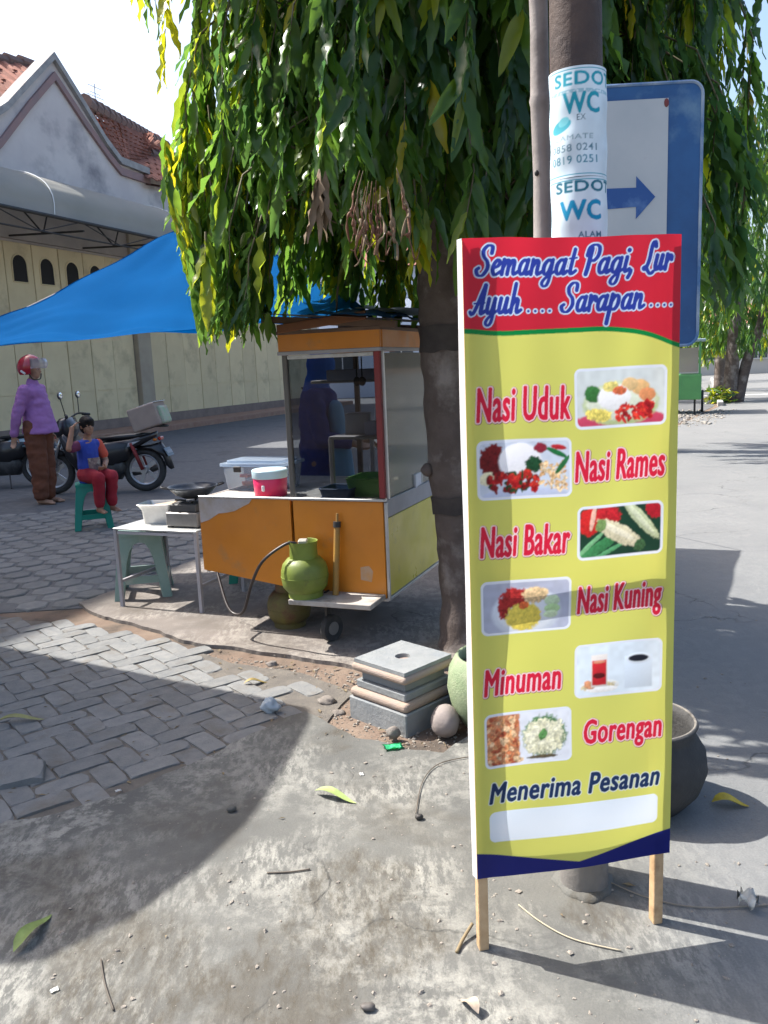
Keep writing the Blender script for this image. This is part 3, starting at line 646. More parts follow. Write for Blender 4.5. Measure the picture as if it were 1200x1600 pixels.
# brush-script glyphs: x-height 1, strokes (points, weight)
SC = {
 'S': (1.2, [([(.98, 1.45), (.95, 1.85), (.6, 1.95), (.3, 1.65), (.4, 1.25), (.75, .9), (.85, .45), (.55, .02), (.15, .05), (-.02, .35), (.15, .5)], 1)]),
 'e': (.78, [([(.12, .45), (.48, .6), (.58, .85), (.38, 1.0), (.14, .72), (.12, .3), (.34, .02), (.78, .25)], 1)]),
 'm': (1.42, [([(.12, 1), (.12, .05)], 1), ([(.14, .5), (.35, .95), (.55, .85), (.56, .05)], 1), ([(.58, .5), (.8, .95), (1.0, .85), (1.0, .3), (1.12, .03), (1.42, .22)], 1)]),
 'n': (.98, [([(.12, 1), (.12, .05)], 1), ([(.14, .5), (.38, .96), (.58, .85), (.58, .3), (.68, .03), (.98, .22)], 1)]),
 'a': (1.0, [([(.68, .82), (.42, 1.0), (.14, .7), (.12, .25), (.32, .02), (.55, .2), (.68, .7)], 1), ([(.72, 1), (.66, .3), (.76, .03), (1.0, .22)], 1)]),
 'g': (1.0, [([(.68, .82), (.42, 1.0), (.14, .7), (.12, .25), (.32, .02), (.55, .2), (.68, .7)], 1), ([(.72, 1), (.68, -.4), (.45, -.78), (.18, -.6), (.35, -.25), (1.0, .22)], .85)]),
 't': (.72, [([(.34, 1.65), (.26, .35), (.38, .03), (.72, .25)], 1), ([(.02, 1.05), (.62, 1.1)], .8)]),
 'P': (1.12, [([(.36, 1.7), (.28, .5), (.2, .0)], 1.15), ([(.05, 1.25), (.15, 1.75), (.55, 1.95), (.95, 1.75), (.95, 1.2), (.65, .88), (.4, .95)], 1)]),
 'i': (.5, [([(.14, 1), (.12, .3), (.22, .03), (.5, .22)], 1), ([(.2, 1.45), (.21, 1.47)], 1.15)]),
 ',': (.5, [([(.14, .1), (.12, -.1), (.0, -.38)], 1)]),
 'L': (.95, [([(.75, 1.6), (.6, 1.92), (.38, 1.7), (.34, .7), (.12, .08), (-.08, .12), (.1, .25), (.4, -.05), (.7, -.25), (.95, -.1)], 1)]),
 'u': (1.0, [([(.12, 1), (.1, .3), (.26, .02), (.52, .25), (.62, 1)], 1), ([(.64, 1), (.62, .3), (.72, .03), (1.0, .22)], 1)]),
 'r': (.72, [([(.1, 1.05), (.14, .05)], 1), ([(.14, .5), (.36, .98), (.56, .92), (.58, .7)], 1)]),
 'A': (1.2, [([(-.12, .15), (.05, .0), (.3, .35), (.8, 1.9)], .95), ([(.82, 1.9), (.78, .6), (.82, .05), (1.15, .2)], 1.1), ([(.1, .72), (1.0, .75)], .75)]),
 'y': (1.0, [([(.12, 1), (.1, .3), (.26, .02), (.52, .25), (.64, 1)], 1), ([(.66, 1), (.64, -.4), (.42, -.78), (.16, -.6), (.35, -.25), (1.0, .22)], .85)]),
 'h': (.98, [([(.16, 1.95), (.12, .05)], 1), ([(.14, .5), (.38, .96), (.58, .85), (.58, .3), (.68, .03), (.98, .22)], 1)]),
 'p': (.98, [([(.14, 1.05), (.08, -.9)], 1.05), ([(.14, .55), (.4, .98), (.66, .85), (.68, .35), (.45, .02), (.15, .15)], 1)]),
 '.': (.42, [([(.15, .12), (.16, .12)], 1.3)])}
def script(cv, M, body, x0, x1, base, xh, wt_, shear=.22):
    adv = sum(SC[c][0] if c != ' ' else .45 for c in body); sx = (x1 - x0) / adv; x = x0
    for c in body:
        if c == ' ': x += .45 * sx; continue
        for pts, wgt in SC[c][1]:
            P3 = smooth_path([(p[0], p[1], 0) for p in pts], 8) if len(pts) > 2 else [Vector((*p, 0)) for p in pts]
            Q = [(x + p.x * sx + p.y * xh * shear, base - p.y * xh) for p in P3]; rad = []
            for i in range(len(Q)):
                a, b = Q[max(i - 1, 0)], Q[min(i + 1, len(Q) - 1)]; d = math.hypot(b[0] - a[0], b[1] - a[1]) + 1e-6; v = abs(b[1] - a[1]) / d
                rad.append(wt_ * wgt * (.52 + .48 * v))
            cv.stroke(M, Q, rad)
        x += SC[c][0] * sx

# ---- the menu banner: 515 x 1560 mm
NX, NY = 300, 900
cv = Canvas(515, 1560, NX * 3, NY * 3)
YEL, RED, GRN, NAVY, WHT = srgb(212, 212, 106), srgb(198, 34, 54), srgb(0, 130, 60), srgb(22, 30, 110), srgb(232, 240, 246)
cv.img[:] = YEL
curve = np.interp(cv.X[0], (0, 82, 204, 329, 423, 470, 515), (206, 217, 213, 211, 224, 240, 262)); sm = np.convolve(np.pad(curve, 60, 'edge'), np.ones(121) / 121, 'valid')
cv.put((cv.Y < sm[None]).astype(float), GRN); cv.put((cv.Y < sm[None] - 11).astype(float), RED)
navy = np.interp(cv.X[0], (0, 265, 515), (1489, 1541, 1489)); cv.put((cv.Y > navy[None]).astype(float), NAVY)
M = np.zeros((cv.H, cv.W), bool)
script(cv, M, 'Semangat', 30, 262, 82, 33, 4.9); script(cv, M, 'Pagi,', 282, 402, 82, 33, 4.9); script(cv, M, 'Lur', 424, 488, 80, 33, 4.9)
script(cv, M, 'Ayuh', 18, 134, 166, 33, 4.9); script(cv, M, '....', 146, 212, 166, 33, 4.6); script(cv, M, 'Sarapan', 228, 424, 165, 33, 4.9); script(cv, M, '....', 436, 500, 163, 33, 4.6)
cv.put(cv.dilate(M, 6).astype(float), srgb(120, 40, 80)); cv.put(cv.dilate(M, 5).astype(float), srgb(200, 218, 240)); cv.put(M.astype(float), srgb(40, 58, 150))
for body, x0, x1, base, ch in (('Nasi Uduk', 26, 246, 408, 76), ('Nasi Rames', 257, 482, 558, 70), ('Nasi Bakar', 27, 242, 727, 72), ('Nasi Kuning', 265, 480, 884, 66), ('Minuman', 30, 224, 1075, 66), ('Gorengan', 285, 484, 1228, 60)):
    M = cv.dilate(cv.textmask(body, x0, x1, base, ch, .0, .14), 4); cv.outlined(M, srgb(214, 28, 62), srgb(246, 214, 220), 5, srgb(130, 60, 70), 2)
M = cv.dilate(cv.textmask('Menerima Pesanan', 38, 480, 1360, 52, .0, .24), 4); cv.outlined(M, srgb(24, 48, 88), srgb(214, 224, 222), 4)
cv.rrect(36, 1385, 478, 1466, 16, srgb(228, 238, 248))
def panel(x0, y0, x1, y1, bgc, items, seed, bgn=.08):
    cv.rrect(x0, y0, x1, y1, 16, srgb(226, 232, 244)); ins = 6; x0 += ins; y0 += ins; x1 -= ins; y1 -= ins
    wn, m = cv.rrect(x0, y0, x1, y1, 11, bgc); X = (cv.X[wn] - x0) / (x1 - x0); Y = (cv.Y[wn] - y0) / (y1 - y0); asp = (y1 - y0) / (x1 - x0); h, w_ = X.shape
    im = cv.img[wn]; n1 = vnoise(h, w_, 9, seed) - .5; n2 = vnoise(h, w_, 4, seed + 1) - .5; n3 = vnoise(h, w_, 22, seed + 2) - .5; n4 = vnoise(h, w_, 2, seed + 3) - .5
    im *= (1 + bgn * n3 * 2)[..., None]
    for it in items:
        cx, cy, rx, ry, rot, col, tex = it[:7]; a = R(rot); dx = X - cx; dy = (Y - cy); u_ = (dx * math.cos(a) + dy * asp * math.sin(a)) / rx; v_ = (-dx * math.sin(a) / asp + dy * math.cos(a)) / ry
        e = u_ * u_ + v_ * v_ if not (len(it) > 7) else np.maximum(np.abs(u_), np.abs(v_)) ** 4
        mm = np.clip((1 - e + tex * (n1 * 1.2 + n2 * .5)) * 5, 0, 1) * m; c = np.array(srgb(*col))[None, None] * np.clip(1 + tex * (n2 * 1.2 + n1 * 1.2 + n4 * .6) + .3 * (-v_ * .6 - u_ * .25)[...], .2, 1.9)[..., None]
        im[:] = im * (1 - mm[..., None]) + c * mm[..., None]
    for _ in range(2):
        pd_ = np.pad(im, ((2, 2), (2, 2), (0, 0)), 'edge'); bl = sum(pd_[a:a + h, b:b + w_] for a in range(5) for b in range(5)) / 25; im[:] = im * (1 - m[..., None]) + (bl * .8 + im * .2) * m[..., None]
q = random.Random(2)
sc_ = lambda n, x0, x1, y0, y1, r0_, r1_, cols, tex=.4: [(q.uniform(x0, x1), q.uniform(y0, y1), q.uniform(r0_, r1_), q.uniform(r0_, r1_), q.uniform(0, 180), cols[q.randrange(len(cols))], tex) for _ in range(n)]
panel(258, 295, 484, 436, srgb(214, 222, 222), [(.5, .95, .6, .22, 0, (200, 70, 100), .1), (.5, .62, .46, .42, 0, (190, 205, 150), .1), (.5, .58, .42, .36, 0, (226, 232, 212), .1), (.18, .42, .1, .16, 20, (60, 120, 60), .3), (.72, .34, .11, .15, 0, (236, 190, 130), .15), (.6, .28, .1, .13, 0, (232, 196, 140), .15), (.8, .48, .1, .13, 0, (228, 150, 100), .2), (.42, .5, .2, .24, 0, (250, 250, 250), .06), (.38, .3, .1, .1, 0, (235, 220, 130), .4), (.48, .38, .08, .08, 0, (215, 110, 70), .5), (.24, .8, .16, .12, 10, (232, 215, 110), .6)] + sc_(60, .46, .86, .64, .9, .015, .06, [(190, 35, 40), (215, 60, 45), (150, 25, 30)], .6), 1)
panel(23, 452, 248, 591, srgb(206, 216, 232), [(.5, .98, .5, .14, 0, (190, 200, 226), .05), (.14, .32, .15, .32, 0, (110, 22, 25), .5), (.1, .66, .12, .13, 0, (230, 225, 190), .2), (.45, .36, .25, .36, 0, (248, 248, 252), .05), (.6, .42, .1, .16, 0, (30, 75, 45), .5), (.68, .12, .08, .1, 0, (150, 40, 60), .4)] + sc_(70, .1, .64, .56, .9, .02, .075, [(170, 25, 30), (200, 50, 40), (40, 70, 40), (120, 20, 25)], .6) + sc_(90, .68, .96, .42, .92, .01, .045, [(225, 190, 140), (205, 160, 110), (235, 210, 170)], .6) + [(.86, .22, .14, .05, 25, (30, 110, 60), .3), (.88, .12, .1, .05, 10, (190, 40, 50), .3), (.92, .45, .03, .22, 40, (40, 110, 60), .3)], 11)
panel(261, 619, 481, 751, srgb(24, 60, 44), [(.2, .85, .4, .12, -30, (60, 130, 80), .3), (.12, .75, .3, .05, -40, (120, 180, 130), .3), (.3, .95, .3, .05, -25, (90, 160, 110), .3), (.12, .28, .14, .3, 0, (205, 40, 40), .3), (.16, .2, .03, .28, 10, (240, 190, 170), .2), (.36, .16, .16, .2, 20, (190, 35, 45), .4), (.93, .1, .12, .22, 0, (180, 30, 45), .3), (.75, .3, .36, .13, 48, (190, 200, 160), .25), (.74, .28, .3, .06, 48, (215, 222, 190), .2), (.48, .55, .33, .19, 30, (212, 204, 172), .28), (.46, .5, .26, .07, 30, (232, 226, 200), .2), (.26, .36, .07, .14, 30, (120, 150, 90), .4), (.74, .85, .07, .14, 30, (60, 95, 60), .5)], 21)
panel(25, 787, 248, 921, srgb(178, 184, 206), [(.5, .62, .43, .52, 0, (208, 216, 230), .03), (.5, .62, .36, .44, 0, (224, 230, 240), .03), (.36, .32, .18, .22, 0, (175, 45, 45), .6), (.24, .5, .08, .25, 0, (160, 40, 40), .6), (.6, .28, .16, .17, 0, (226, 196, 150), .5), (.8, .42, .1, .12, 0, (200, 224, 190), .2), (.8, .58, .1, .1, 0, (180, 214, 160), .2), (.78, .7, .09, .08, 0, (205, 226, 190), .2), (.46, .72, .22, .3, 0, (226, 205, 90), .3), (.46, .48, .06, .08, 0, (225, 110, 60), .5)], 31)
panel(260, 967, 484, 1107, srgb(222, 234, 244), [(.27, .82, .25, .13, 0, (230, 234, 236), .05), (.27, .84, .22, .1, 0, (205, 190, 150), .5), (.3, .9, .2, .07, 0, (240, 240, 240), .1), (.16, .8, .08, .09, 20, (215, 150, 110), .4), (.27, .52, .10, .34, 0, (226, 220, 215), .05, 1), (.27, .56, .088, .26, 0, (200, 40, 50), .12, 1), (.27, .62, .08, .06, 0, (90, 20, 25), .3), (.27, .34, .08, .03, 0, (225, 150, 120), .1), (.74, .6, .17, .34, 0, (214, 226, 238), .02, 1), (.74, .33, .16, .12, 0, (226, 236, 246), .0), (.74, .33, .125, .075, 0, (28, 30, 44), .1)], 41)
panel(28, 1125, 252, 1267, srgb(226, 230, 240), [(.18, .5, .22, .56, 0, (190, 130, 95), .4, 1)] + sc_(120, .0, .38, .02, .98, .015, .07, [(200, 120, 80), (222, 160, 110), (165, 80, 55), (225, 190, 150)], .6) + [(.7, .5, .28, .44, 0, (70, 120, 70), .3), (.69, .52, .26, .38, 0, (220, 218, 190), .4)] + sc_(80, .48, .9, .24, .8, .015, .06, [(236, 234, 210), (215, 212, 180), (228, 225, 195)], .4) + [(.68, .48, .05, .14, 30, (90, 140, 80), .6), (.68, .92, .2, .04, 0, (90, 80, 60), .5)], 51)
cv.img *= (.97 + .06 * vnoise(cv.H, cv.W, 160, 5))[..., None]
G = cv.grid(NX, NY)
def sheet(name, P, G, mat, parent):
    """grid mesh; P(u,v) -> point with u right, v down; G colours (ny,nx,3)"""
    ny, nx = G.shape[:2]; u_, v_ = np.meshgrid((np.arange(nx) + .5) / nx * (nx / (nx - 1)) - .5 / (nx - 1), (np.arange(ny) + .5) / ny * (ny / (ny - 1)) - .5 / (ny - 1)); co_ = np.stack(P(u_, v_), -1).reshape(-1, 3)
    i = np.arange(ny * nx).reshape(ny, nx); F = np.stack([i[1:, :-1], i[1:, 1:], i[:-1, 1:], i[:-1, :-1]], -1).reshape(-1, 4)
    me = bpy.data.meshes.new(name); me.vertices.add(len(co_)); me.vertices.foreach_set('co', co_.astype(np.float32).ravel()); me.loops.add(F.size); me.loops.foreach_set('vertex_index', F.astype(np.int32).ravel())
    me.polygons.add(len(F)); me.polygons.foreach_set('loop_start', np.arange(0, F.size, 4, dtype=np.int32)); me.polygons.foreach_set('loop_total', np.full(len(F), 4, np.int32)); me.update(calc_edges=True)
    ca_ = me.color_attributes.new('col', 'FLOAT_COLOR', 'POINT'); ca_.data.foreach_set('color', np.concatenate([G.reshape(-1, 3), np.ones((ny * nx, 1))], 1).astype(np.float32).ravel())
    return obj(name, me, mat, parent, True)
bn_ = thing('menu_banner', 'tall yellow and red menu banner on two wooden legs, with food pictures', 'banner', (.195, 1.93, 0), math.atan2(.08, .515))
def pb(u_, v_):
    bul = .007 * np.sin(u_ * PI) * np.sin(v_ * PI * 3.1 + .5) + .004 * np.sin(v_ * 9 + u_ * 4) + .004 * np.sin(v_ * 31 + u_ * 11) * (u_ - .5) + .003 * np.sin(u_ * 23 + v_ * 5) * np.exp(-v_ * 6)
    return (u_ * .521, -.016 + bul * np.minimum(1, u_ * 8) * np.minimum(1, (1 - u_) * 8), 1.772 - v_ * 1.56 + .0012 * np.sin(u_ * 9))
vin = attrmat('banner_vinyl', .42, .42, .35, bump=.15, bscale=14)
sheet('printed_sheet', pb, G, vin, bn_)
whv = pmat('white_vinyl', (.75, .76, .78), rough=.5, trans=.25)
bm = B()
for k in range(24):      # sheet turned back round the left upright
    z0, z1 = 1.772 - k * 1.56 / 24, 1.772 - (k + 1) * 1.56 / 24; wv = lambda z: .003 * math.sin(z * 8) - .012
    vs = [bm.verts.new(p) for p in ((-.001, -.0155, z0), (-.001, -.0155, z1), (-.003 + wv(z1) * .45, .004, z1), (-.003 + wv(z0) * .45, .004, z0))]; bm.faces.new(vs)
bmesh.ops.remove_doubles(bm, verts=bm.verts[:], dist=.0004)
obj('turned_edge', bm, whv, bn_, True)
wood = pmat('raw_wood', (.42, .27, .14), (.5, .34, .19), 30, .75, bump=.3, bscale=50, c3=(.3, .18, .09), scale3=12)
for x, lx in ((.0165, 0), (.497, 0)):
    bm = B(); box(bm, (x, .008, .885), (.026, .03, 1.77), bev=.002); obj('leg', bm, wood, bn_)
for z in (.3, .98):
    bm = B(); box(bm, (.2568, .012, z), (.453, .02, .03), bev=.002); obj('cross_bar', bm, wood, bn_)

# ---- iron lamp pole with two posters, bamboo beside it
rust = pmat('rusty_iron', (.045, .033, .032), (.08, .055, .045), 9, .75, metal=.25, bump=.4, bscale=50, c3=(.16, .12, .1), scale3=5, lo3=.6, hi3=.75)
pole = thing('iron_pole', 'dark rusty round iron pole behind the menu banner, posters pasted on', 'pole', (.535, 2.19, 0))
bm = B(); tube(bm, smooth_path([(0, 0, -.02), (-.006, 0, 1.2), (-.022, 0, 2.4), (-.05, 0, 5.5)], 6), [.066] * 6 + [.064] * 6 + [.062] * 7, 28); obj('shaft', bm, rust, pole, 'auto')
bm = B(); lathe(bm, [(.0685, 0), (.0685, .3), (.0672, .42), (.066, .44)], 28, wob=lambda a, z: .006 * math.sin(5 * a + z * 9)); obj('base_sleeve', bm, pmat('grey_sleeve', (.15, .14, .13), (.2, .185, .17), 9, .8, bump=.3, c3=(.1, .085, .075), scale3=6), pole, 'auto')
bm = B(); lathe(bm, [(.088, -.01), (.084, .006), (.075, .012), (.066, .018)], 24, wob=lambda a, z: .08 * math.sin(3 * a) + .05 * math.sin(7 * a)); obj('cement_collar', bm, gm_road, pole, True)
def poster(name, z1, hmm, draw, label):
    wmm = 260; nx, ny = 130, int(hmm / 2); c = Canvas(wmm, hmm, nx * 3, ny * 3); draw(c); G_ = c.grid(nx, ny) * (.9 + .2 * vnoise(ny, nx, 14, 7))[..., None]
    a0, a1 = R(-96), R(-96) + wmm / 1000 / .0655
    def P(u_, v_):
        a = a0 + (a1 - a0) * u_; rr_ = .0688 + .0012 * np.sin(v_ * 14 + a * 3); z = z1 - v_ * hmm / 1000
        th_ = a - PI / 2; off = -.022 * (z - 0) / 2.4
        return (rr_ * np.cos(th_) + off + .004, rr_ * np.sin(th_), z)
    o = sheet(name, P, G_, attrmat(name + '_paper', .8, .0, .2, dirt=.3), pole); o['label'] = label
CY, PAPER = srgb(40, 150, 170), srgb(208, 224, 232)
def fr(c, h):
    c.img[:] = PAPER
    for x0, y0, x1, y1 in ((7, 6, 253, 7.5), (7, h - 8, 253, h - 6.5), (7, 6, 8.5, h - 6), (251, 6, 252.5, h - 6)):
        wn = c.win(x0, y0, x1, y1); c.putw(wn, np.ones(c.X[wn].shape), CY)
def post1(c):
    fr(c, 250); c.put(c.dilate(c.textmask('SEDOT', 36, 196, 42, 28, .0), 2).astype(float), CY)
    wn = c.win(18, 52, 240, 60); c.putw(wn, (vnoise(*c.X[wn].shape, 6, 4) > .4).astype(float), CY, .5)
    c.put(c.dilate(c.textmask('WC', 62, 146, 104, 44, .0), 3).astype(float), CY)
    wn = c.win(24, 108, 82, 150); X, Y = c.X[wn], c.Y[wn]; c.putw(wn, (((X - 52) / 27) ** 2 + ((Y - 131 + (X - 52) * .25) / 14) ** 2 < 1).astype(float), srgb(80, 175, 190)); c.putw(wn, (((X - 60) / 14) ** 2 + ((Y - 121 + (X - 60) * .25) / 10) ** 2 < 1).astype(float), srgb(120, 200, 210))
    c.put(c.textmask('EX', 92, 112, 122, 14, 0).astype(float), srgb(90, 110, 120)); c.put(c.textmask('0858 0241', 26, 140, 190, 16, .01).astype(float), srgb(95, 130, 145)); c.put(c.textmask('0819 0251', 26, 140, 218, 18, .01).astype(float), srgb(60, 130, 150)); c.put(c.textmask('CAMATE', 34, 130, 164, 11, .0).astype(float), srgb(120, 150, 160))
def post2(c):
    fr(c, 330); c.put(c.dilate(c.textmask('SEDOT', 36, 190, 34, 24, .0), 2).astype(float), srgb(40, 110, 130)); c.put(c.dilate(c.textmask('WC', 50, 150, 98, 42, .0), 4).astype(float), srgb(30, 140, 180))
    c.put(c.textmask('ALAM', 92, 150, 142, 14, .02).astype(float), srgb(70, 110, 130)); c.put(c.textmask('0858 4266', 24, 142, 168, 17, .01).astype(float), srgb(90, 130, 150)); c.put(c.textmask('SEDOT WC', 36, 190, 240, 27, .035).astype(float), CY)
poster('poster', 2.185, 250, post1, 'white poster in turquoise print, upper of the two on the pole'); poster('poster', 1.934, 330, post2, 'white poster in turquoise print, lower of the two on the pole')
bamboo = pmat('grey_bamboo', (.23, .205, .195), (.3, .27, .25), 6, .7, bump=.2, c3=(.14, .12, .11), scale3=4, spec=.3)
bp = thing('bamboo_pole', 'weathered grey bamboo pole standing left of the iron pole', 'pole', (.475, 2.31, 0)); bm = B(); pts, rad = [], []
for k in range(11):
    z = k * .36; x = -.012 * z
    for dz, r in ((.0, .0245), (.012, .0275), (.024, .0245), (.18, .0232)): pts.append((x, 0, z + dz - .01)); rad.append(r)
tube(bm, pts, rad, 16); obj('culm', bm, bamboo, bp, True)
bm = B(); sph(bm, (-.04, -.024, 1.98), (.006, .004, .008)); obj('knot', bm, dark, bp)
# ---- blue road sign
sg = thing('road_sign', 'faded blue road sign plate with white panel and right arrow', 'sign', (.93, 3.0, 0), R(-3))
def rr2(w2, h2, r, n=6):
    out = []
    for cx_, cy_, a0 in ((w2 - r, h2 - r, 0), (-w2 + r, h2 - r, PI / 2), (-w2 + r, -h2 + r, PI), (w2 - r, -h2 + r, 1.5 * PI)):
        for k in range(n + 1): a = a0 + PI / 2 * k / n; out.append((cx_ + r * math.cos(a), cy_ + r * math.sin(a)))
    return out
blue = pmat('faded_sign_blue', (.008, .055, .17), (.015, .09, .25), 4, .45, c3=(.13, .24, .35), scale3=5.5, lo3=.52, hi3=.75)
bm = B(); prism(bm, [(p[0], p[1] + 1.965) for p in rr2(.2, .435, .04)], 0, .004, XZ); pl = obj('plate', bm, blue, sg)
bm = B(); tube(bm, [(p[0], -.003, p[1] + 1.965) for p in rr2(.199, .434, .04)], .006, 6, closed=True); obj('rim', bm, pmat('sign_rim', (.05, .14, .3), (.35, .42, .48), 7, .5), pl)
whs = pmat('sign_white', (.38, .42, .44), (.45, .48, .49), 3, .55, c3=(.3, .32, .33), scale3=6, lo3=.66, hi3=.8)
bm = B(); box(bm, (-.045, -.0065, 2.0), (.26, .003, .7)); obj('white_panel', bm, whs, pl)
ar = [(-.17, -.035), (-.02, -.03), (-.02, -.07), (.045, 0), (-.02, .07), (-.02, .033), (-.17, .035)]
bm = B(); prism(bm, [(p[0], p[1] + 2.035) for p in ar], .0082, .0095, XZ); obj('arrow', bm, pmat('arrow_blue', (.012, .07, .25), (.1, .2, .4), 14, .5, lo=.5, hi=.8), pl)
bm = B(); sph(bm, (.078, -.009, 2.335), (.008, .003, .014)); obj('rust_spot', bm, pmat('rust_red', (.15, .03, .03)), pl)
bm = B(); tube(bm, [(-.05, .03, 0), (-.05, .03, 2.36)], .024, 14); obj('post', bm, pmat('grey_post', (.3, .31, .32), (.2, .2, .2), 6, .6, metal=.3), sg, True)
for z in (1.7, 2.25):
    bm = B(); box(bm, (-.05, .012, z), (.09, .016, .03)); obj('clamp', bm, dark, sg)

# ---- cement plinth block, stones and pots behind the banner
cem = pmat('cement_block', (.2, .21, .21), (.25, .258, .255), 9, .85, bump=.4, bscale=60, c3=(.2, .215, .225), scale3=5, lo3=.5, hi3=.65); cemo = pmat('raw_moulding', (.34, .25, .19), (.29, .235, .2), 9, .85, bump=.4)
pd = thing('cement_pedestal', 'stepped cement pedestal block with a round hole in its top', 'pedestal', (.055, 3.46, -.028), R(45))
def slab_(name, w2, z0, z1, m, bev=.005, seg=1): bm = B(); box(bm, (0, 0, (z0 + z1) / 2), (w2 * 2, w2 * 2, z1 - z0), bev=bev, seg=seg); return obj(name, bm, m, pd)
slab_('base_block', .172, 0, .115, cem); slab_('lower_moulding', .170, .1151, .155, cemo, .018, 4); slab_('waist', .147, .1551, .19, cem); slab_('neck', .128, .1901, .232, cem, .003); slab_('upper_moulding', .162, .2321, .268, cemo, .017, 4)
bm = B(); n = 32; hol = .034; oz = .285; sq = []
for k in range(n):
    a = 2 * PI * k / n; c_, s_ = math.cos(a), math.sin(a); q_ = .15 / max(abs(c_), abs(s_)); sq.append((q_ * c_, q_ * s_))
rA = [bm.verts.new((x, y, .2681)) for x, y in sq]; rB = [bm.verts.new((x, y, oz)) for x, y in sq]; rC = [bm.verts.new((hol * math.cos(2 * PI * k / n), hol * math.sin(2 * PI * k / n), oz)) for k in range(n)]; rD = [bm.verts.new((v.co.x * .95, v.co.y * .95, .2)) for v in rC]
for A_, Q_ in ((rA, rB), (rB, rC), (rC, rD)):
    for k in range(n): bm.faces.new((A_[k], A_[(k + 1) % n], Q_[(k + 1) % n], Q_[k]))
bm.faces.new(rD); obj('top_slab', bm, cem, pd)
rock('small_stone', (.0, 3.2, -.004), (.03, .024, .026), gm_slab, 4, 'small pale stone at the near corner of the pedestal', 'stone')
rock('round_stone', (.215, 3.22, -.01), (.06, .075, .065), pmat('brown_stone', (.2, .165, .15), (.26, .22, .2), 8, .85, bump=.3), 6, 'rounded brown stone between the pedestal and the banner', 'stone', .08)
gp = thing('ribbed_pot', 'green ribbed flower pot half hidden behind the banner', 'pot', (.44, 3.3, -.02))
bm = B(); lathe(bm, [(.10, 0), (.14, .03), (.19, .11), (.205, .19), (.195, .27), (.17, .32), (.16, .33), (.15, .32), (.17, .26), (.17, .1), (.05, .04)], 96, capt=True, wob=lambda a, z: .012 * math.sin(48 * a + z * 30)); obj('bowl', bm, pmat('pot_green', (.2, .26, .14), (.27, .31, .19), 14, .7, bump=.5, bscale=120), gp, True)
bm = B(); lathe(bm, [(.16, .27), (.0001, .275)], 24, capb=False, capt=False); obj('earth', bm, soil, gp)
pt = thing('stone_bowl', 'big dark stone planter bowl behind the banner on the right', 'planter', (.83, 2.64, 0)); bm = B()
lathe(bm, [(.10, 0), (.15, .008), (.2, .07), (.222, .14), (.215, .2), (.185, .25), (.178, .272), (.19, .292), (.186, .3), (.172, .296), (.165, .27), (.18, .2), (.16, .12), (.0001, .1)], 48, capt=False); obj('bowl', bm, pmat('dark_cement', (.028, .028, .028), (.05, .048, .046), 7, .8, bump=.5, c3=(.02, .021, .022), scale3=4), pt, True)
bm = B(); tube(bm, [(.181 * math.cos(2 * PI * k / 40), .181 * math.sin(2 * PI * k / 40),   .298) for k in range(40)], .005, 6, closed=True); obj('rim', bm, pmat('rim_worn', (.2, .18, .15), (.12, .11, .1), 20, .8), pt, True)
# ================================================================== FOOD CART
CO, CRZ = Vector((.01, 4.36, .009)), math.atan2(-.37, .929)
def cw(x, y, z=0.): return (CO.x + .929 * x + .37 * y, CO.y - .37 * x + .929 * y, CO.z + z)
orange = pmat('orange_panel', (.6, .205, .014), (.5, .165, .014), 2.2, .45, c3=(.34, .17, .06), scale3=7, lo3=.58, hi3=.78, bump=.12, bscale=5, coat=.1, rvar=.15)
yellow = pmat('yellow_panel', (.6, .5, .04), (.5, .41, .04), 2, .4, bump=.12, bscale=4, coat=.1, c3=(.3, .25, .08), scale3=6, lo3=.6, hi3=.8, rvar=.15)
alu = pmat('aluminium', (.5, .5, .5), (.42, .42, .42), 12, .4, metal=.75); greyp = pmat('grey_band', (.36, .34, .36), (.3, .29, .3), 6, .6)
redp = pmat('red_post', (.22, .018, .018), (.17, .02, .02), 6, .5); woodd = pmat('brown_wood', (.1, .06, .04), (.14, .085, .055), 8, .7, bump=.2); worn = pmat('worn_white', (.42, .39, .35), (.33, .29, .25), 12, .8, c3=(.2, .17, .14), scale3=6)
ct = thing('food_cart', 'orange and yellow street food cart with a glass display case', 'cart', CO, CRZ)
def cb(name, c, s, m, parent=ct, bev=.003, rot=None): bm = B(); box(bm, c, s, rot, bev); return obj(name, bm, m, parent)
D = 1.0; XL = -.57; XE = -1.17
cb('front_panel', (XL / 2, .009, .515), (-XL - .03, .018, .535), orange)
bm = B(); prism(bm, [(XE, .355), (XL - .003, .275), (XL - .003, .785), (XE, .785)], -.02, -.002, XZ); ex = obj('extension_panel', bm, orange, ct)
bm = B(); prism(bm, ragged([(XE + .001, .64), (XE + .06, .66), (XE + .13, .7), (XE + .24, .72), (XE + .34, .76), (XE + .36, .7849), (XE + .001, .7849)], .03, .006, 4, keep=(5, 6)), .0005, .0012, XZ); obj('worn_patch', bm, pmat('bare_sheet', (.4, .36, .36), (.33, .27, .22), 14, .6), ex)
bm = B(); box(bm, (XE + .009, D / 2, .56), (.018, D - .06, .45)); obj('end_panel', bm, pmat('end_grey', (.3, .27, .25), (.35, .3, .26), 8, .7), ct)
cb('side_panel', (-.009, D / 2, .475), (.018, D - .03, .43), yellow); cb('side_band', (-.008, D / 2, .742), (.02, D - .03, .098), greyp)
cb('back_panel', (XE / 2, D - .01, .53), (-XE - .03, .018, .5), orange)
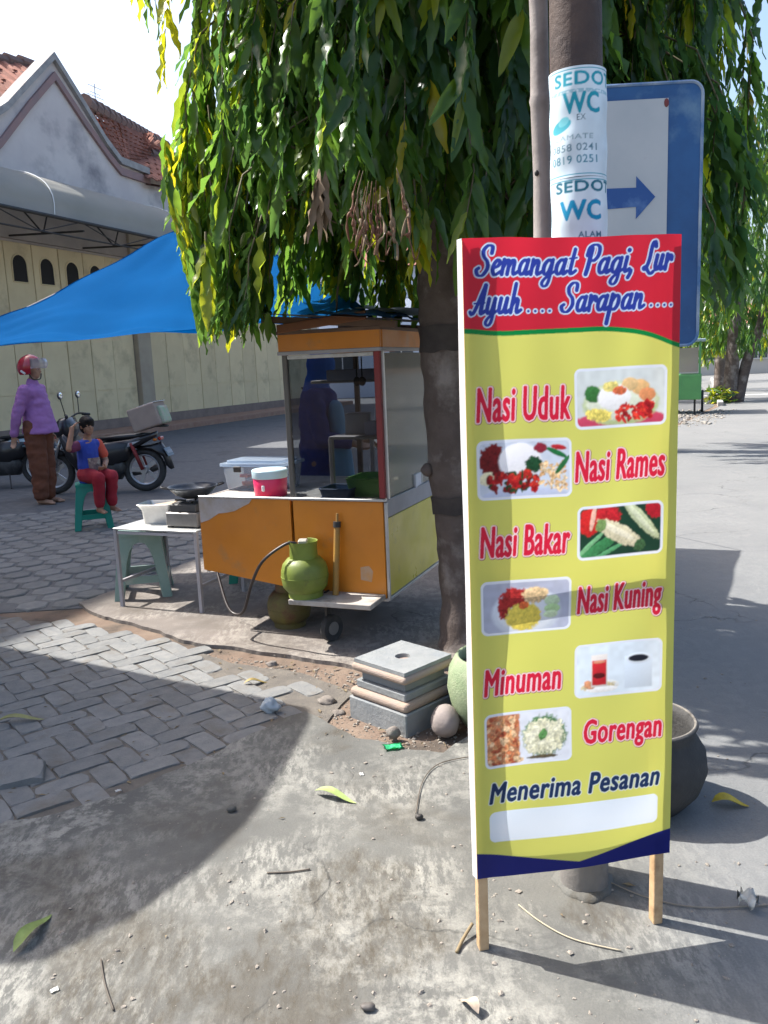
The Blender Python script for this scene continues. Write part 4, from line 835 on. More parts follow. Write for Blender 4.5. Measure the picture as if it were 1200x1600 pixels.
for nm, c, s in (('bottom_trim', (XL / 2, -.003, .245), (-XL, .02, .014)), ('bottom_trim', (.003, D / 2, .25), (.014, D + .02, .016)), ('counter_trim', (XL / 2, -.003, .792), (-XL + .01, .024, .014)), ('corner_trim', (.002, -.002, .515), (.016, .016, .53)), ('extension_trim', ((XE + XL) / 2, .0, .792), (-(XE - XL) - .012, .02, .012))): cb(nm, c, s, alu, bev=.002)
bm = B(); box(bm, (XE / 2, D / 2, .778), (-XE - .045, D - .05, .012)); obj('counter', bm, worn, ct)
bm = B(); box(bm, (XL / 2, D / 2, .3), (-XL - .06, D - .08, .02)); 
for y in (.08, D - .08): box(bm, (XL / 2, y, .275), (-XL - .1, .05, .03))
obj('floor_frame', bm, woodd, ct)
# uprights, fascia, roof
for x, y, m, s in ((-.018, .018, redp, .034), (XL + .015, .016, pmat('dark_alu', (.12, .11, .1), metal=.4, rough=.5), .028), (-.018, D - .018, woodd, .034), (XL + .015, D - .018, woodd, .03)):
    cb('upright', (x, y, 1.25), (s, s, .9), m)
cb('side_alu_post', (.004, .035, 1.2), (.012, .02, .81), alu, bev=.001)
cb('fascia', (XL / 2, .0, 1.635), (-XL + .02, .024, .1), orange); cb('fascia', (.002, D / 2, 1.635), (.024, D - .03, .1), orange); cb('fascia', (XL + .0, D / 2, 1.635), (.02, D - .04, .1), orange); cb('fascia', (XL / 2, D - .0, 1.635), (-XL - .02, .02, .1), orange)
for zz in (1.582, 1.69):
    cb('rail', (XL / 2, -.004, zz), (-XL + .03, .026, .02), woodd if zz > 1.6 else greyp); cb('rail', (.004, D / 2, zz), (.026, D - .02, .02), woodd if zz > 1.6 else greyp)
cb('pane_head', (XL / 2, .004, 1.56), (-XL - .07, .014, .02), pmat('white_strip', (.6, .6, .58), (.4, .38, .35), 10, .6))
glf = glassmat('case_glass', (.5, .53, .56), .03); gls = glassmat('dusty_glass', (.82, .83, .8), .05, haze=.28, hcol=(.62, .6, .55))
cb('front_pane', (XL / 2, .012, 1.18), (-XL - .066, .005, .76), glf, bev=0); cb('side_pane', (-.012, D / 2, 1.18), (.005, D - .075, .77), gls, bev=0)
rf = B(); rt = lambda x: 1.735 - .055 * (x - .1) / .8
vs = [rf.verts.new(p) for p in ((XL - .12, -.13, 1.80), (.12, -.13, 1.725), (.12, D + .15, 1.735), (XL - .12, D + .15, 1.81))]; rf.faces.new(vs); bmesh.ops.solidify(rf, geom=rf.faces[:], thickness=-.022)
obj('roof', rf, pmat('roof_board', (.1, .1, .1), (.17, .16, .15), 5, .7), ct)
for y in (.0, D): 
    bm = B(); bar(bm, (XL - .1, y, 1.768), (.1, y, 1.70), .03, .035); obj('roof_beam', bm, woodd, ct)
cb('crest_board', (XL / 2 - .03, -.02, 1.733), (-XL - .05, .012, .045), pmat('brown_board', (.2, .08, .03), (.15, .06, .03), 6, .7), rot=Euler((0, R(-5), 0)))
# inside shelves
shm = pmat('shelf_board', (.28, .25, .24), (.35, .31, .29), 6, .6)
for z, y0, y1, x0 in ((1.10, .28, D - .05, -.45), (1.42, .25, D - .05, XL + .04)): cb('shelf', ((x0 - .03) / 2, (y0 + y1) / 2, z), (-x0 - .04, y1 - y0, .018), shm)
for y in (.3, D - .08): cb('shelf_leg', (-.44, y, .945), (.025, .025, .3), shm)
cb('upper_strip', (XL / 2 + .05, .255, 1.455), (.38, .012, .06), pmat('lilac', (.42, .41, .5), (.36, .35, .42), 9, .6))
# ledge, handle pipe, casters
cb('ledge', (-.26, -.111, .262), (.48, .218, .028), worn); 
bm = B(); bar(bm, (-.09, -.21, .2475), (-.07, -.02, .2475), .03, .004); obj('rust_strap', bm, pmat('strap', (.16, .05, .03)), ct)
bm = B(); tube(bm, [(-.285, -.075, .276), (-.275, -.03, .66)], .017, 12); tube(bm, [(-.275, -.03, .66), (-.274, -.024, .72)], .008, 8); pp = obj('handle_pipe', bm, pmat('pipe_paint', (.36, .19, .03), (.28, .15, .04), 10, .6), ct, 'auto')
bm = B(); tube(bm, [(-.276, -.033, .645), (-.275, -.03, .675)], .021, 12); obj('pipe_clip', bm, dark, pp)
rubber = pmat('rubber', (.025, .025, .026), (.05, .048, .045), 12, .8, bump=.2)
def caster(x, y, r=.075, top=.262):
    bm = B(); box(bm, (x, y, (top + r) / 2 + .02), (.012, .05, top - r - .0)); q = obj('caster_fork', bm, dark, ct)
    bm = B(); lathe(bm, [(r * .55, -.016), (r * .96, -.018), (r, -.01), (r, .01), (r * .96, .018), (r * .55, .016)], 28); xf(bm, bm.verts[:], Matrix.Translation((x + .024, y - .012, r)) @ Matrix.Rotation(R(70), 4, 'Z') @ Matrix.Rotation(PI / 2, 4, 'X'))
    w_ = obj('caster_wheel', bm, rubber, ct, 'auto'); bm = B(); lathe(bm, [(.004, -.02), (r * .5, -.019), (r * .5, .019), (.004, .02)], 16); xf(bm, bm.verts[:], Matrix.Translation((x + .024, y - .012, r)) @ Matrix.Rotation(R(70), 4, 'Z') @ Matrix.Rotation(PI / 2, 4, 'X')); obj('hub', bm, pmat('hub_grey', (.2, .19, .18), metal=.4), w_)
for x, y in ((-.36, -.03), (-.45, D - .3)): caster(x, y)
# sticker ghost on the front
bm = B(); prism(bm, ragged([(-.16, .35), (-.1, .34), (-.09, .4), (-.11, .43), (-.16, .42)], .02, .004, 2), .0002, .0008, XZ); obj('peeled_sticker', bm, pmat('sticker_ghost', (.5, .26, .1), (.45, .3, .2), 20, .7), ct)
# gas bottles
gasg = pmat('gas_green', (.175, .225, .03), (.13, .165, .025), 8, .5, c3=(.1, .1, .03), scale3=9, lo3=.62, hi3=.75, bump=.1); gaso = pmat('gas_rusty', (.12, .1, .02), (.08, .06, .025), 8, .7, c3=(.1, .04, .02), scale3=7, bump=.3)
def gas(name, loc, m, label):
    t = thing(name, label, 'gas cylinder', loc); bm = B()
    lathe(bm, [(.07, .028), (.1, .033), (.121, .06), (.128, .1), (.1285, .113), (.1305, .1135), (.1305, .1175), (.1285, .118), (.128, .145), (.118, .182), (.092, .212), (.05, .224)], 36); b_ = obj('tank', bm, m, t, 'auto')
    bm = B(); lathe(bm, [(.088, 0), (.094, 0), (.094, .034), (.088, .034), (.088, 0)], 30, capb=False, capt=False); obj('foot_ring', bm, m, t, 'auto')
    bm = B(); k0, k1, n = -2.1, 2.6, 26; V_ = []
    for k in range(n + 1):
        a = k0 + (k1 - k0) * k / n; V_.append([bm.verts.new((r * math.cos(a - PI / 2 + .3), r * math.sin(a - PI / 2 + .3), z)) for r, z in ((.071, .212), (.068, .27), (.074, .306), (.08, .308), (.074, .27), (.077, .212))])
    for A_, Q_ in zip(V_, V_[1:]):
        for k in range(6): bm.faces.new((A_[k], Q_[k], Q_[(k + 1) % 6], A_[(k + 1) % 6]))
    obj('collar', bm, m, t, 'auto')
    bm = B(); lathe(bm, [(.02, .222), (.02, .245), (.012, .25), (.012, .275), (.016, .276), (.016, .285)], 14); obj('valve', bm, pmat('brass', (.4, .28, .1), metal=.8, rough=.4), t, 'auto'); return t
lx = cw(-.44, -.125, .276); gt = gas('gas_cylinder', lx, gasg, 'lime green gas cylinder standing on the cart ledge, hose attached')
gas('gas_cylinder', (-.585, 4.77, .009), gaso, 'dirty olive gas cylinder on the ground under the cart')
bm = B(); box(bm, (0, 0, .3), (.05, .06, .03), bev=.006); cyl = obj('regulator', bm, pmat('regulator_grey', (.4, .38, .33), metal=.5), gt)
bm = B(); P0 = Vector(lx) + Vector((-.03, -.03, .3))
pts = smooth_path([P0, P0 + Vector((-.06, -.01, .0)), (-.66, 4.36, .5), (-.74, 4.42, .36), (-.8, 4.47, .2), (-.86, 4.53, .16), (-.92, 4.6, .2), (-1.0, 4.78, .36)], 8); tube(bm, pts, .0085, 8); tag(obj('gas_hose', bm, pmat('hose_black', (.03, .022, .02), rough=.45), None, True), 'black gas hose looping from the lime green cylinder under the cart', 'hose')
# ---- things on the counter
ck = thing('drink_cooler', 'round pink drink cooler with pale blue lid on the counter', 'cooler', cw(-.76, .13, .784)); bm = B(); lathe(bm, [(.088, 0), (.093, .006), (.098, .1), (.096, .105)], 36); obj('body', bm, pmat('pink_plastic', (.7, .03, .12), rough=.35), ck, 'auto')
bm = B(); lathe(bm, [(.1, .106), (.103, .11), (.104, .15), (.098, .156), (.04, .158), (.0001, .158)], 36, capt=False); obj('lid', bm, pmat('lid_blue', (.5, .66, .72), rough=.4), ck, 'auto'); bm = B(); box(bm, (-.03, -.091, .055), (.018, .012, .035), bev=.004); obj('tap', bm, pmat('tap_white', (.75, .72, .7)), ck)
tb = thing('plastic_tub', 'big clear plastic tub with lid and red goods inside', 'tub', cw(-.97, .42, .784), CRZ); pc = glassmat('clear_plastic', (.85, .87, .9), .12, haze=.3, hcol=(.6, .63, .68))
bm = B()
for k in range(2):
    w2, d2 = (.19, .13); prism(bm, rr2(w2, d2, .04), 0, .002)
v0 = [bm.verts.new((p[0] * .9, p[1] * .9, .003)) for p in rr2(.21, .15, .04)]; v1 = [bm.verts.new((p[0], p[1], .15)) for p in rr2(.21, .15, .04)]
for k in range(len(v0)): bm.faces.new((v0[k], v0[(k + 1) % len(v0)], v1[(k + 1) % len(v0)], v1[k]))
obj('body', bm, pc, tb, 'auto'); bm = B(); prism(bm, rr2(.225, .165, .05), .15, .166); prism(bm, rr2(.19, .13, .04), .1662, .182); obj('lid', bm, glassmat('lid_plastic', (.75, .82, .9), .15, haze=.45, hcol=(.5, .58, .68)), tb, 'auto')
bm = B(); box(bm, (-.08, -.168, .135), (.05, .012, .035), bev=.003); obj('latch', bm, dark, tb)
bm = B(); rr = random.Random(8)
for k in range(14): box(bm, (rr.uniform(-.13, .13), rr.uniform(-.07, .07), .02 + .02 * (k % 4)), (.07, .05, .018), Euler((0, 0, rr.uniform(0, 3))), .003)
obj('red_goods', bm, pmat('red_pack', (.4, .05, .05), (.45, .18, .12), 9, .5), tb)
def inbox(name, lx_, ly, lz, s, m, label, cat='box', rz=0.):
    t = thing(name, label, cat, cw(lx_, ly, lz), CRZ + rz); bm = B(); w2, d2, h = s[0] / 2, s[1] / 2, s[2]; th = .006
    box(bm, (0, 0, .003), (s[0] * .9, s[1] * .9, .006)); o_ = rr2(w2, d2, min(w2, d2) * .25); n = len(o_)
    A_ = [bm.verts.new((p[0] * .88, p[1] * .88, 0)) for p in o_]; Q_ = [bm.verts.new((p[0], p[1], h)) for p in o_]; E_ = [bm.verts.new((p[0] * .95, p[1] * .95, h)) for p in o_]; F_ = [bm.verts.new((p[0] * .84, p[1] * .84, .008)) for p in o_]
    for S_, T_ in ((A_, Q_), (Q_, E_), (E_, F_)):
        for k in range(n): bm.faces.new((S_[k], S_[(k + 1) % n], T_[(k + 1) % n], T_[k]))
    obj('body', bm, m, t, 'auto'); bm = B(); tube(bm, [(p[0] * .99, p[1] * .99, h) for p in o_], .005, 6, closed=True); obj('rim', bm, m, t, True); return t
inbox('plastic_basket', -.16, .28, .784, (.27, .3, .1), pmat('lime_plastic', (.25, .5, .12), (.22, .46, .1), 5, .4, trans=.2), 'lime green plastic basket inside the cart case', 'basket')
inbox('plastic_tub', -.33, .17, .784, (.2, .2, .05), pmat('navy_plastic', (.02, .05, .12), rough=.4), 'dark blue flat plastic tray in front of the lime basket', 'tray')
def carton(label, x, y, z, s, m, rz=0.):
    t = thing('carton', label, 'box', cw(x, y, z), CRZ + rz); bm = B(); box(bm, (0, 0, s[2] / 2), s, bev=.003); b_ = obj('body', bm, m, t); bm = B(); box(bm, (0, 0, s[2] + .0012), (s[0] * .96, .04, .002)); obj('tape', bm, shm, t); return t
carton('lilac white carton on the middle shelf by the red post', -.14, .45, 1.109, (.22, .2, .075), pmat('lilac_card', (.5, .48, .56), (.44, .42, .5), 7, .7)); carton('grey paper carton on the middle shelf beside the lilac one', -.35, .5, 1.109, (.14, .16, .12), pmat('grey_card', (.3, .31, .34), (.36, .36, .38), 8, .8), .3)
carton('pale yellow carton at the back of the middle shelf', -.12, .78, 1.109, (.18, .2, .11), pmat('yellow_card', (.5, .46, .2), (.55, .5, .26), 8, .7))
carton('white paper pack beside the lime basket near the side glass', -.11, .62, .784, (.2, .28, .08), pmat('white_pack', (.62, .62, .66), (.55, .55, .6), 8, .6), .1)
for k, x in enumerate((-.15, -.12)):
    t = tag(obj('ladle', (lambda bm: (tube(bm, [(0, 0, -.03), (0, 0, -.14)], .004, 6), sph(bm, (0, 0, -.15), (.02, .008, .025), 10, 6), tube(bm, [(0, .0, .0), (.0, -.006, .006), (0, .0, -.03)], .003, 6), bm)[-1])(B()), dark, None, True, cw(x, .022 + .02, 1.57)), ('dark ladle hanging in the case, left of two', 'dark ladle hanging in the case, right of two')[k], 'ladle')
# ---- side table with stove, wok and pan
tbm = thing('side_table', 'low metal side table with a bright sheet top left of the cart', 'table', (-1.77, 5.33, .009), CRZ); TW, TD, TH = .64, .54, .53
bm = B(); box(bm, (TW / 2, TD / 2, TH - .006), (TW, TD, .012), bev=.002); obj('top', bm, pmat('zinc_sheet', (.6, .6, .58), (.5, .5, .48), 9, .4, metal=.5), tbm)
for x in (.012, TW - .012):
    for y in (.012, TD - .012): bm = B(); box(bm, (x, y, (TH - .013) / 2), (.022, .022, TH - .013)); obj('leg', bm, greyp, tbm)
for a, b in (((.012, .03), (.012, TD - .03)), ((TW - .012, .03), (TW - .012, TD - .03))): bm = B(); bar(bm, (*a, .17), (*b, .17), .018, .018); obj('stretcher', bm, greyp, tbm)
for y in (.012, TD - .012): bm = B(); bar(bm, (.03, y, TH - .03), (TW - .03, y, TH - .03), .018, .018); obj('rail', bm, greyp, tbm)
def tw(x, y): return (-1.77 + .929 * x + .37 * y, 5.33 - .37 * x + .929 * y, .009 + TH + .0005)
stv = thing('gas_stove', 'dark two-tier gas stove under the wok on the side table', 'stove', tw(.49, .22), CRZ); bm = B(); box(bm, (0, 0, .055), (.24, .3, .09), bev=.006); obj('body', bm, pmat('stove_grey', (.25, .24, .23), (.16, .15, .14), 8, .5, metal=.4), stv)
bm = B()
for x in (-.1, .1):
    for y in (-.13, .13): box(bm, (x, y, .005), (.03, .03, .0099))
obj('feet', bm, dark, stv); bm = B(); box(bm, (0, 0, .125), (.2, .26, .05), bev=.006); obj('upper_tier', bm, pmat('stove_soot', (.09, .085, .08), (.05, .05, .05), 8, .6), stv)
for a in range(4): bm = B(); bar(bm, (.05 * math.cos(a * PI / 2 + .4), .05 * math.sin(a * PI / 2 + .4), .156), (.12 * math.cos(a * PI / 2 + .4), .12 * math.sin(a * PI / 2 + .4), .165), .012, .012); obj('pan_support', bm, dark, stv)
wl = tw(.49, .22); wk = thing('wok', 'dark round wok sitting on the stove left of the cart', 'wok', (wl[0], wl[1], wl[2] + .168), .3); bm = B()
lathe(bm, [(.0001, 0), (.06, .006), (.11, .03), (.15, .07), (.162, .085), (.155, .085), (.145, .07), (.1, .033), (.0001, .012)], 32, capb=False, capt=False); obj('bowl', bm, pmat('wok_black', (.04, .045, .055), (.09, .1, .115), 6, .4, metal=.6), wk, True)
for s in (-1, 1): bm = B(); tube(bm, smooth_path([(s * .155, -.03, .078), (s * .195, -.02, .088), (s * .195, .02, .088), (s * .155, .03, .078)], 5), .006, 7); obj('handle', bm, dark, wk, True)
pn = thing('tin_pan', 'square tin pan with flared rim on the side table', 'pan', tw(.2, .25), CRZ + .2); tinm = pmat('tin', (.55, .54, .52), (.42, .41, .4), 14, .35, metal=.8); bm = B(); o_ = rr2(.11, .09, .03); n = len(o_); R_ = [[bm.verts.new((p[0] * s, p[1] * s, z)) for p in o_] for s, z in ((.85, 0), (.95, .09), (1.2, .13), (1.18, .132), (.92, .09), (.82, .006))]
for A_, Q_ in zip(R_, R_[1:]):
    for k in range(n): bm.faces.new((A_[k], A_[(k + 1) % n], Q_[(k + 1) % n], Q_[k]))
bm.faces.new(R_[0][::-1]); bm.faces.new(R_[-1]); obj('body', bm, tinm, pn, 'auto'); bm = B(); box(bm, (.02, .01, .115), (.16, .13, .006), Euler((.05, R(-8), 0))); obj('paper_cover', bm, pmat('brown_paper', (.32, .24, .16), (.38, .3, .22), 9, .8), pn)

# ================================================================== PLASTIC STOOLS
def stool(label, loc, rz, m):
    t = thing('plastic_stool', label, 'stool', loc, rz, 'plastic stools at the stall'); Hh = .46; yb, yt = .19, .135
    yy = lambda z: yb + (yt - yb) * z / Hh
    bm = B(); prism(bm, rr2(.145, .145, .04), Hh - .03, Hh - .004); prism(bm, rr2(.13, .13, .035), Hh - .004, Hh); obj('seat', bm, m, t, 'auto')
    for sx in (1, -1):
        for sy in (1, -1):
            bm = B()
            for sw in (0, 1):      # two half panels meeting at the corner
                P_ = [(1, 0), (1, .12), (1, .24), (1, .36), (1, Hh - .028), (.0, Hh - .028), (0, .385), (.25, .375), (.45, .33), (.58, .25), (.64, .12), (.70, 0)]
                def pt_(u_, z, o): 
                    y = yy(z) - o; x = u_ * (yy(z) - o)
                    return (sx * x, sy * y, z) if not sw else (sx * y, sy * x, z)
                A_ = [bm.verts.new(pt_(u_, z, 0)) for u_, z in P_]; Q_ = [bm.verts.new(pt_(u_, z, .011)) for u_, z in P_]; bm.faces.new(A_); bm.faces.new(Q_[::-1])
                for k in range(len(P_)): bm.faces.new((A_[k], A_[(k + 1) % len(P_)], Q_[(k + 1) % len(P_)], Q_[k]))
            bmesh.ops.recalc_face_normals(bm, faces=bm.faces[:]); obj('leg', bm, m, t)
    for s in (1, -1):
        for ax in (0, 1):
            y = yy(.13) - .008; a, b = ((-y * .66, s * y, .13), (y * .66, s * y, .13)) if ax == 0 else ((s * y, -y * .66, .13), (s * y, y * .66, .13)); bm = B(); bar(bm, a, b, .014, .05); obj('stretcher', bm, m, t)
    return t
teal = pmat('teal_plastic', (.0, .24, .17), (.0, .22, .155), 6, .4, trans=.1); sage = pmat('sage_plastic', (.2, .3, .26), (.24, .34, .3), 6, .4, c3=(.3, .37, .33), scale3=5, trans=.1)
stool('pale sage green plastic stool under the side table', (-1.70, 5.68, .009), R(12), sage); stool('teal green plastic stool the child sits on', (-2.98, 8.42, .004), R(20), teal); stool('teal green plastic stool behind the food cart', (-.98, 6.02, .009), R(10), teal)

# ================================================================== PEOPLE
skin = pmat('skin', (.33, .18, .11), (.36, .2, .13), 10, .55); skin2 = pmat('child_skin', (.3, .15, .09), (.34, .18, .11), 10, .55); hairm = pmat('black_hair', (.008, .007, .007), (.016, .013, .012), 40, .6, bump=.5, bscale=90, spec=.2)
def hand(bm, w_, d, side, s=1., curl=.5):
    """palm and five fingers; w_ wrist point, d pointing direction, side = thumb direction"""
    w_ = Vector(w_); d = Vector(d).normalized(); sd = (Vector(side) - d * Vector(side).dot(d)).normalized(); nn = d.cross(sd)
    for k in range(4): cap(bm, w_ + sd * (.024 - .016 * k) * s * .7, w_ + d * .085 * s + sd * (.03 - .019 * k) * s, .016 * s, .0125 * s, 8)
    for k, l in enumerate((.068, .078, .072, .056)):
        a = w_ + d * .085 * s + sd * (.03 - .0195 * k) * s; b = a + (d * .8 + nn * curl * .5).normalized() * l * .55 * s; c = b + (d * .55 + nn * curl * 1.1).normalized() * l * .5 * s; chain(bm, [a, b, c], [.0105 * s, .0095 * s, .008 * s], 8)
    a = w_ + d * .02 * s + sd * .022 * s; chain(bm, [a, a + (d * .6 + sd * .8).normalized() * .045 * s, a + (d * .95 + sd * .75 + nn * .2).normalized() * .085 * s], [.014 * s, .012 * s, .009 * s], 8)
def head(bm, c, s, fwd, up=(0, 0, 1)):
    """skull, jaw, nose, brows, lips, ears; c centre, s head height"""
    fwd = Vector(fwd).normalized(); up = Vector(up); lf = up.cross(fwd).normalized(); up = fwd.cross(lf); M = Matrix((fwd, lf, up)).transposed().to_4x4(); c = Vector(c)
    q = lambda x, y, z: c + fwd * x * s + lf * y * s + up * z * s
    sph(bm, q(-.02, 0, .1), (.40 * s, .33 * s, .40 * s), 20, 14, M); sph(bm, q(.1, 0, -.17), (.26 * s, .25 * s, .3 * s), 18, 12, M); sph(bm, q(.22, 0, -.36), (.12 * s, .14 * s, .1 * s), 12, 8, M)
    cap(bm, q(.36, 0, .03), q(.43, 0, -.12), .035 * s, .055 * s, 8); sph(bm, q(.33, 0, -.24), (.06 * s, .11 * s, .028 * s), 10, 6, M); sph(bm, q(.325, 0, -.285), (.055 * s, .09 * s, .028 * s), 10, 6, M)
    for y in (-1, 1): sph(bm, q(.31, y * .13, .075), (.05 * s, .1 * s, .03 * s), 10, 6, M); sph(bm, q(-.03, y * .335, -.03), (.08 * s, .04 * s, .13 * s), 10, 8, M); sph(bm, q(.24, y * .15, -.12), (.09 * s, .09 * s, .09 * s), 10, 8, M)
    return q
def eyes(q, s, fwd, parent):
    for y in (-1, 1):
        bm = B(); sph(bm, q(.345, y * .13, .0), (.03 * s, .04 * s, .022 * s), 10, 8); e = obj('eye', bm, pmat('eye_white', (.35, .32, .3), rough=.4), parent, True); bm = B(); sph(bm, q(.362, y * .13, -.0), .02 * s, 8, 6); obj('pupil', bm, hairm, e, True)
# --- standing woman with helmet (faces +x)
wm = thing('person', 'person standing in purple shirt and brown trousers wearing a red helmet', 'person', (-4.22, 10.3, -.008), R(-8))
bm = B(); hz = .93
for s in (1, -1):
    chain(bm, [(0, s * .09, hz), (.02, s * .09, .5), (.0, s * .085, .09)], [.095, .062, .043]); cap(bm, (-.03, s * .085, .045), (.14, s * .1, .028), .036, .026, 10)
    for k in range(5): cap(bm, (.13, s * (.125 - .017 * k), .022), (.185 - .008 * k, s * (.125 - .018 * k), .016), .013, .011, 8)
    el = (-.12 if s < 0 else -.03, s * .22, 1.1); wr = (-.2 if s < 0 else .05, s * .2, .87); chain(bm, [(-.02, s * .17, 1.41), el, wr], [.055, .044, .03]); hand(bm, wr, (-.1 if s < 0 else .1, 0, -1), (.9, 0, 0), 1.0, .5)
chain(bm, [(0, 0, .95), (.0, 0, 1.15), (-.01, 0, 1.36)], [.135, .125, .13]); cap(bm, (-.02, -.1, 1.4), (-.02, .1, 1.4), .07, .07); chain(bm, [(-.01, 0, 1.42), (.02, 0, 1.56)], [.055, .05]); q = head(bm, (.03, 0, 1.65), .225, (1, 0, -.05))
obj('body', remesh(bm, 'body', .0085), skin, wm, True); eyes(q, .225, (1, 0, 0), wm)
purple = pmat('purple_cotton', (.3, .13, .34), (.35, .16, .38), 6, .85, bump=.5, bscale=9); brownc = pmat('brown_cotton', (.16, .05, .022), (.12, .04, .02), 7, .85, bump=.5, bscale=9)
bm = B(); tube(bm, [(.035, 0, .88), (.035, 0, .95), (.03, 0, 1.1), (.015, 0, 1.25), (-.005, 0, 1.38)], [.215, .205, .172, .152, .14], 20); cap(bm, (.055, -.05, 1.24), (.055, .05, 1.24), .105, .105); cap(bm, (-.02, -.13, 1.4), (-.02, .13, 1.4), .075, .075)
for s in (1, -1): chain(bm, [(-.02, s * .175, 1.4), (-.12 if s < 0 else -.03, s * .225, 1.1), (-.19 if s < 0 else .045, s * .205, .9)], [.075, .064, .055])
chain(bm, [(-.01, 0, 1.4), (.0, 0, 1.49)], [.085, .07]); cap(bm, (.01, -.05, 1.345), (.01, .05, 1.345), .128, .128); obj('shirt', remesh(bm, 'shirt', .0105, 3, .012), purple, wm, True)
bm = B()
for s in (1, -1): chain(bm, [(0, s * .085, .96), (.02, s * .09, .5), (0, s * .085, .12)], [.13, .108, .092])
cap(bm, (0, -.03, .98), (0, .03, .98), .14, .14); obj('trousers', remesh(bm, 'trousers', .011, 3, .014), brownc, wm, True)
for s in (1, -1): bm = B(); prism(bm, [(.07 + .125 * math.cos(2 * PI * k / 20) * 1.0, s * .095 + .048 * math.sin(2 * PI * k / 20)) for k in range(20)], -.006, .004); obj('sandal', bm, woodd, wm)
hm_ = thing('helmet', 'red motorcycle helmet with a clear tilted visor on the standing person', 'helmet', (0, 0, 0)); hm_.parent = None; hm_.location = wm.location; hm_.rotation_euler = wm.rotation_euler
red = pmat('helmet_red', (.4, .012, .03), (.34, .01, .025), 5, .25, coat=.5)
bm = B(); Vr = []
for i in range(13):
    th = PI * .70 * i / 12; row = []
    for k in range(28):
        a = -PI + 2 * PI * k / 28; zc = math.cos(th); rr_ = math.sin(th); front = math.cos(a) > .35 and i > 6
        row.append(bm.verts.new((.0 + .158 * rr_ * math.cos(a) - .01 * (i / 12), .128 * rr_ * math.sin(a), 1.70 + .135 * zc - (.03 * (i / 12)))))
    Vr.append(row)
for i in range(12):
    for k in range(28):
        a = -PI + 2 * PI * (k + .5) / 28
        if math.cos(a) > .45 and i >= 5: continue
        bm.faces.new((Vr[i][k], Vr[i + 1][k], Vr[i + 1][(k + 1) % 28], Vr[i][(k + 1) % 28]))
bmesh.ops.remove_doubles(bm, verts=bm.verts[:], dist=.001); bmesh.ops.solidify(bm, geom=bm.faces[:], thickness=.012); obj('shell', bm, red, hm_, 'auto')
bm = B(); V2 = []
for i in range(7):
    z = 1.735 - .125 * i / 6; V2.append([bm.verts.new((.02 + (.165 + .03 * math.sin(i / 6 * PI)) * math.cos(a), .14 * math.sin(a), z + .05)) for a in np.linspace(-1.25, 1.25, 13)])
for A_, Q_ in zip(V2, V2[1:]):
    for k in range(12): bm.faces.new((A_[k], Q_[k], Q_[k + 1], A_[k + 1]))
bmesh.ops.solidify(bm, geom=bm.faces[:], thickness=.003); vz = obj('visor', bm, glassmat('visor_clear', (.8, .82, .85), .08, haze=.35, hcol=(.75, .75, .78)), hm_, True); bm = B(); tube(bm, smooth_path([(.05, -.135, 1.6), (.06, -.08, 1.535), (.06, .08, 1.535), (.05, .135, 1.6)], 5), .008, 6); obj('chin_strap', bm, dark, hm_)
bm = B(); box(bm, (-.03, -.131, 1.62), (.07, .006, .025), Euler((0, R(35), 0)), .002); obj('emblem', bm, pmat('emblem_grey', (.6, .58, .58)), hm_)
# --- child on the teal stool, right hand to head
kd = thing('person', 'child sitting on the teal stool in blue shirt and red trousers, hand on head', 'person', (-2.97, 8.43, .004), R(-38)); Sz = .465
bm = B(); hips = [(-.0, s * .06, Sz + .075) for s in (1, -1)]
for s in (1, -1):
    kn = (.25, s * .075, Sz + .055); an = (.22, s * .07, .225); chain(bm, [(0, s * .06, Sz + .075), kn, an], [.07, .052, .034]); cap(bm, (.2, s * .07, .2), (.3, s * .08, .185), .03, .022, 10)
    for k in range(5): cap(bm, (.295, s * (.1 - .012 * k), .183), (.33 - .006 * k, s * (.1 - .013 * k), .178), .0095, .008, 6)
chain(bm, [(0, 0, Sz + .08), (-.0, 0, Sz + .24), (-.005, 0, Sz + .36)], [.1, .092, .09]); cap(bm, (0, -.09, Sz + .38), (0, .09, Sz + .38), .045, .045); chain(bm, [(0, 0, Sz + .4), (.015, 0, Sz + .47)], [.04, .038]); q = head(bm, (.03, 0, Sz + .565), .19, (1, -.1, -.05))
chain(bm, [(.0, -.12, Sz + .375), (.05, -.24, Sz + .36), (.03, -.17, Sz + .56)], [.036, .031, .023]); hand(bm, (.03, -.17, Sz + .56), (-.1, .75, .65), (.7, 0, .3), .66, .5)
chain(bm, [(0, .12, Sz + .375), (.05, .16, Sz + .2), (.17, .06, Sz + .15)], [.036, .031, .023]); hand(bm, (.17, .06, Sz + .15), (.5, -.8, -.1), (.5, .3, .8), .66, .5)
obj('body', remesh(bm, 'body', .0065), skin2, kd, True); eyes(q, .19, (1, 0, 0), kd)
bm = B(); sph(bm, q(-.04, 0, .16), (.084, .072, .08), 18, 12); sph(bm, q(-.14, 0, .0), (.07, .066, .085), 14, 10); sph(bm, q(.2, 0, .3), (.05, .055, .034), 12, 8); obj('hair', remesh(bm, 'hair', .006, 2), hairm, kd, True)
bm = B(); chain(bm, [(0, 0, Sz + .045), (0, 0, Sz + .22), (-.005, 0, Sz + .35)], [.118, .108, .102]); cap(bm, (0, -.09, Sz + .375), (0, .09, Sz + .375), .056, .056); sh = obj('shirt', remesh(bm, 'shirt', .008, 3, .008), pmat('shirt_blue', (.02, .045, .3), (.025, .06, .36), 5, .8, bump=.3, bscale=12), kd, True)
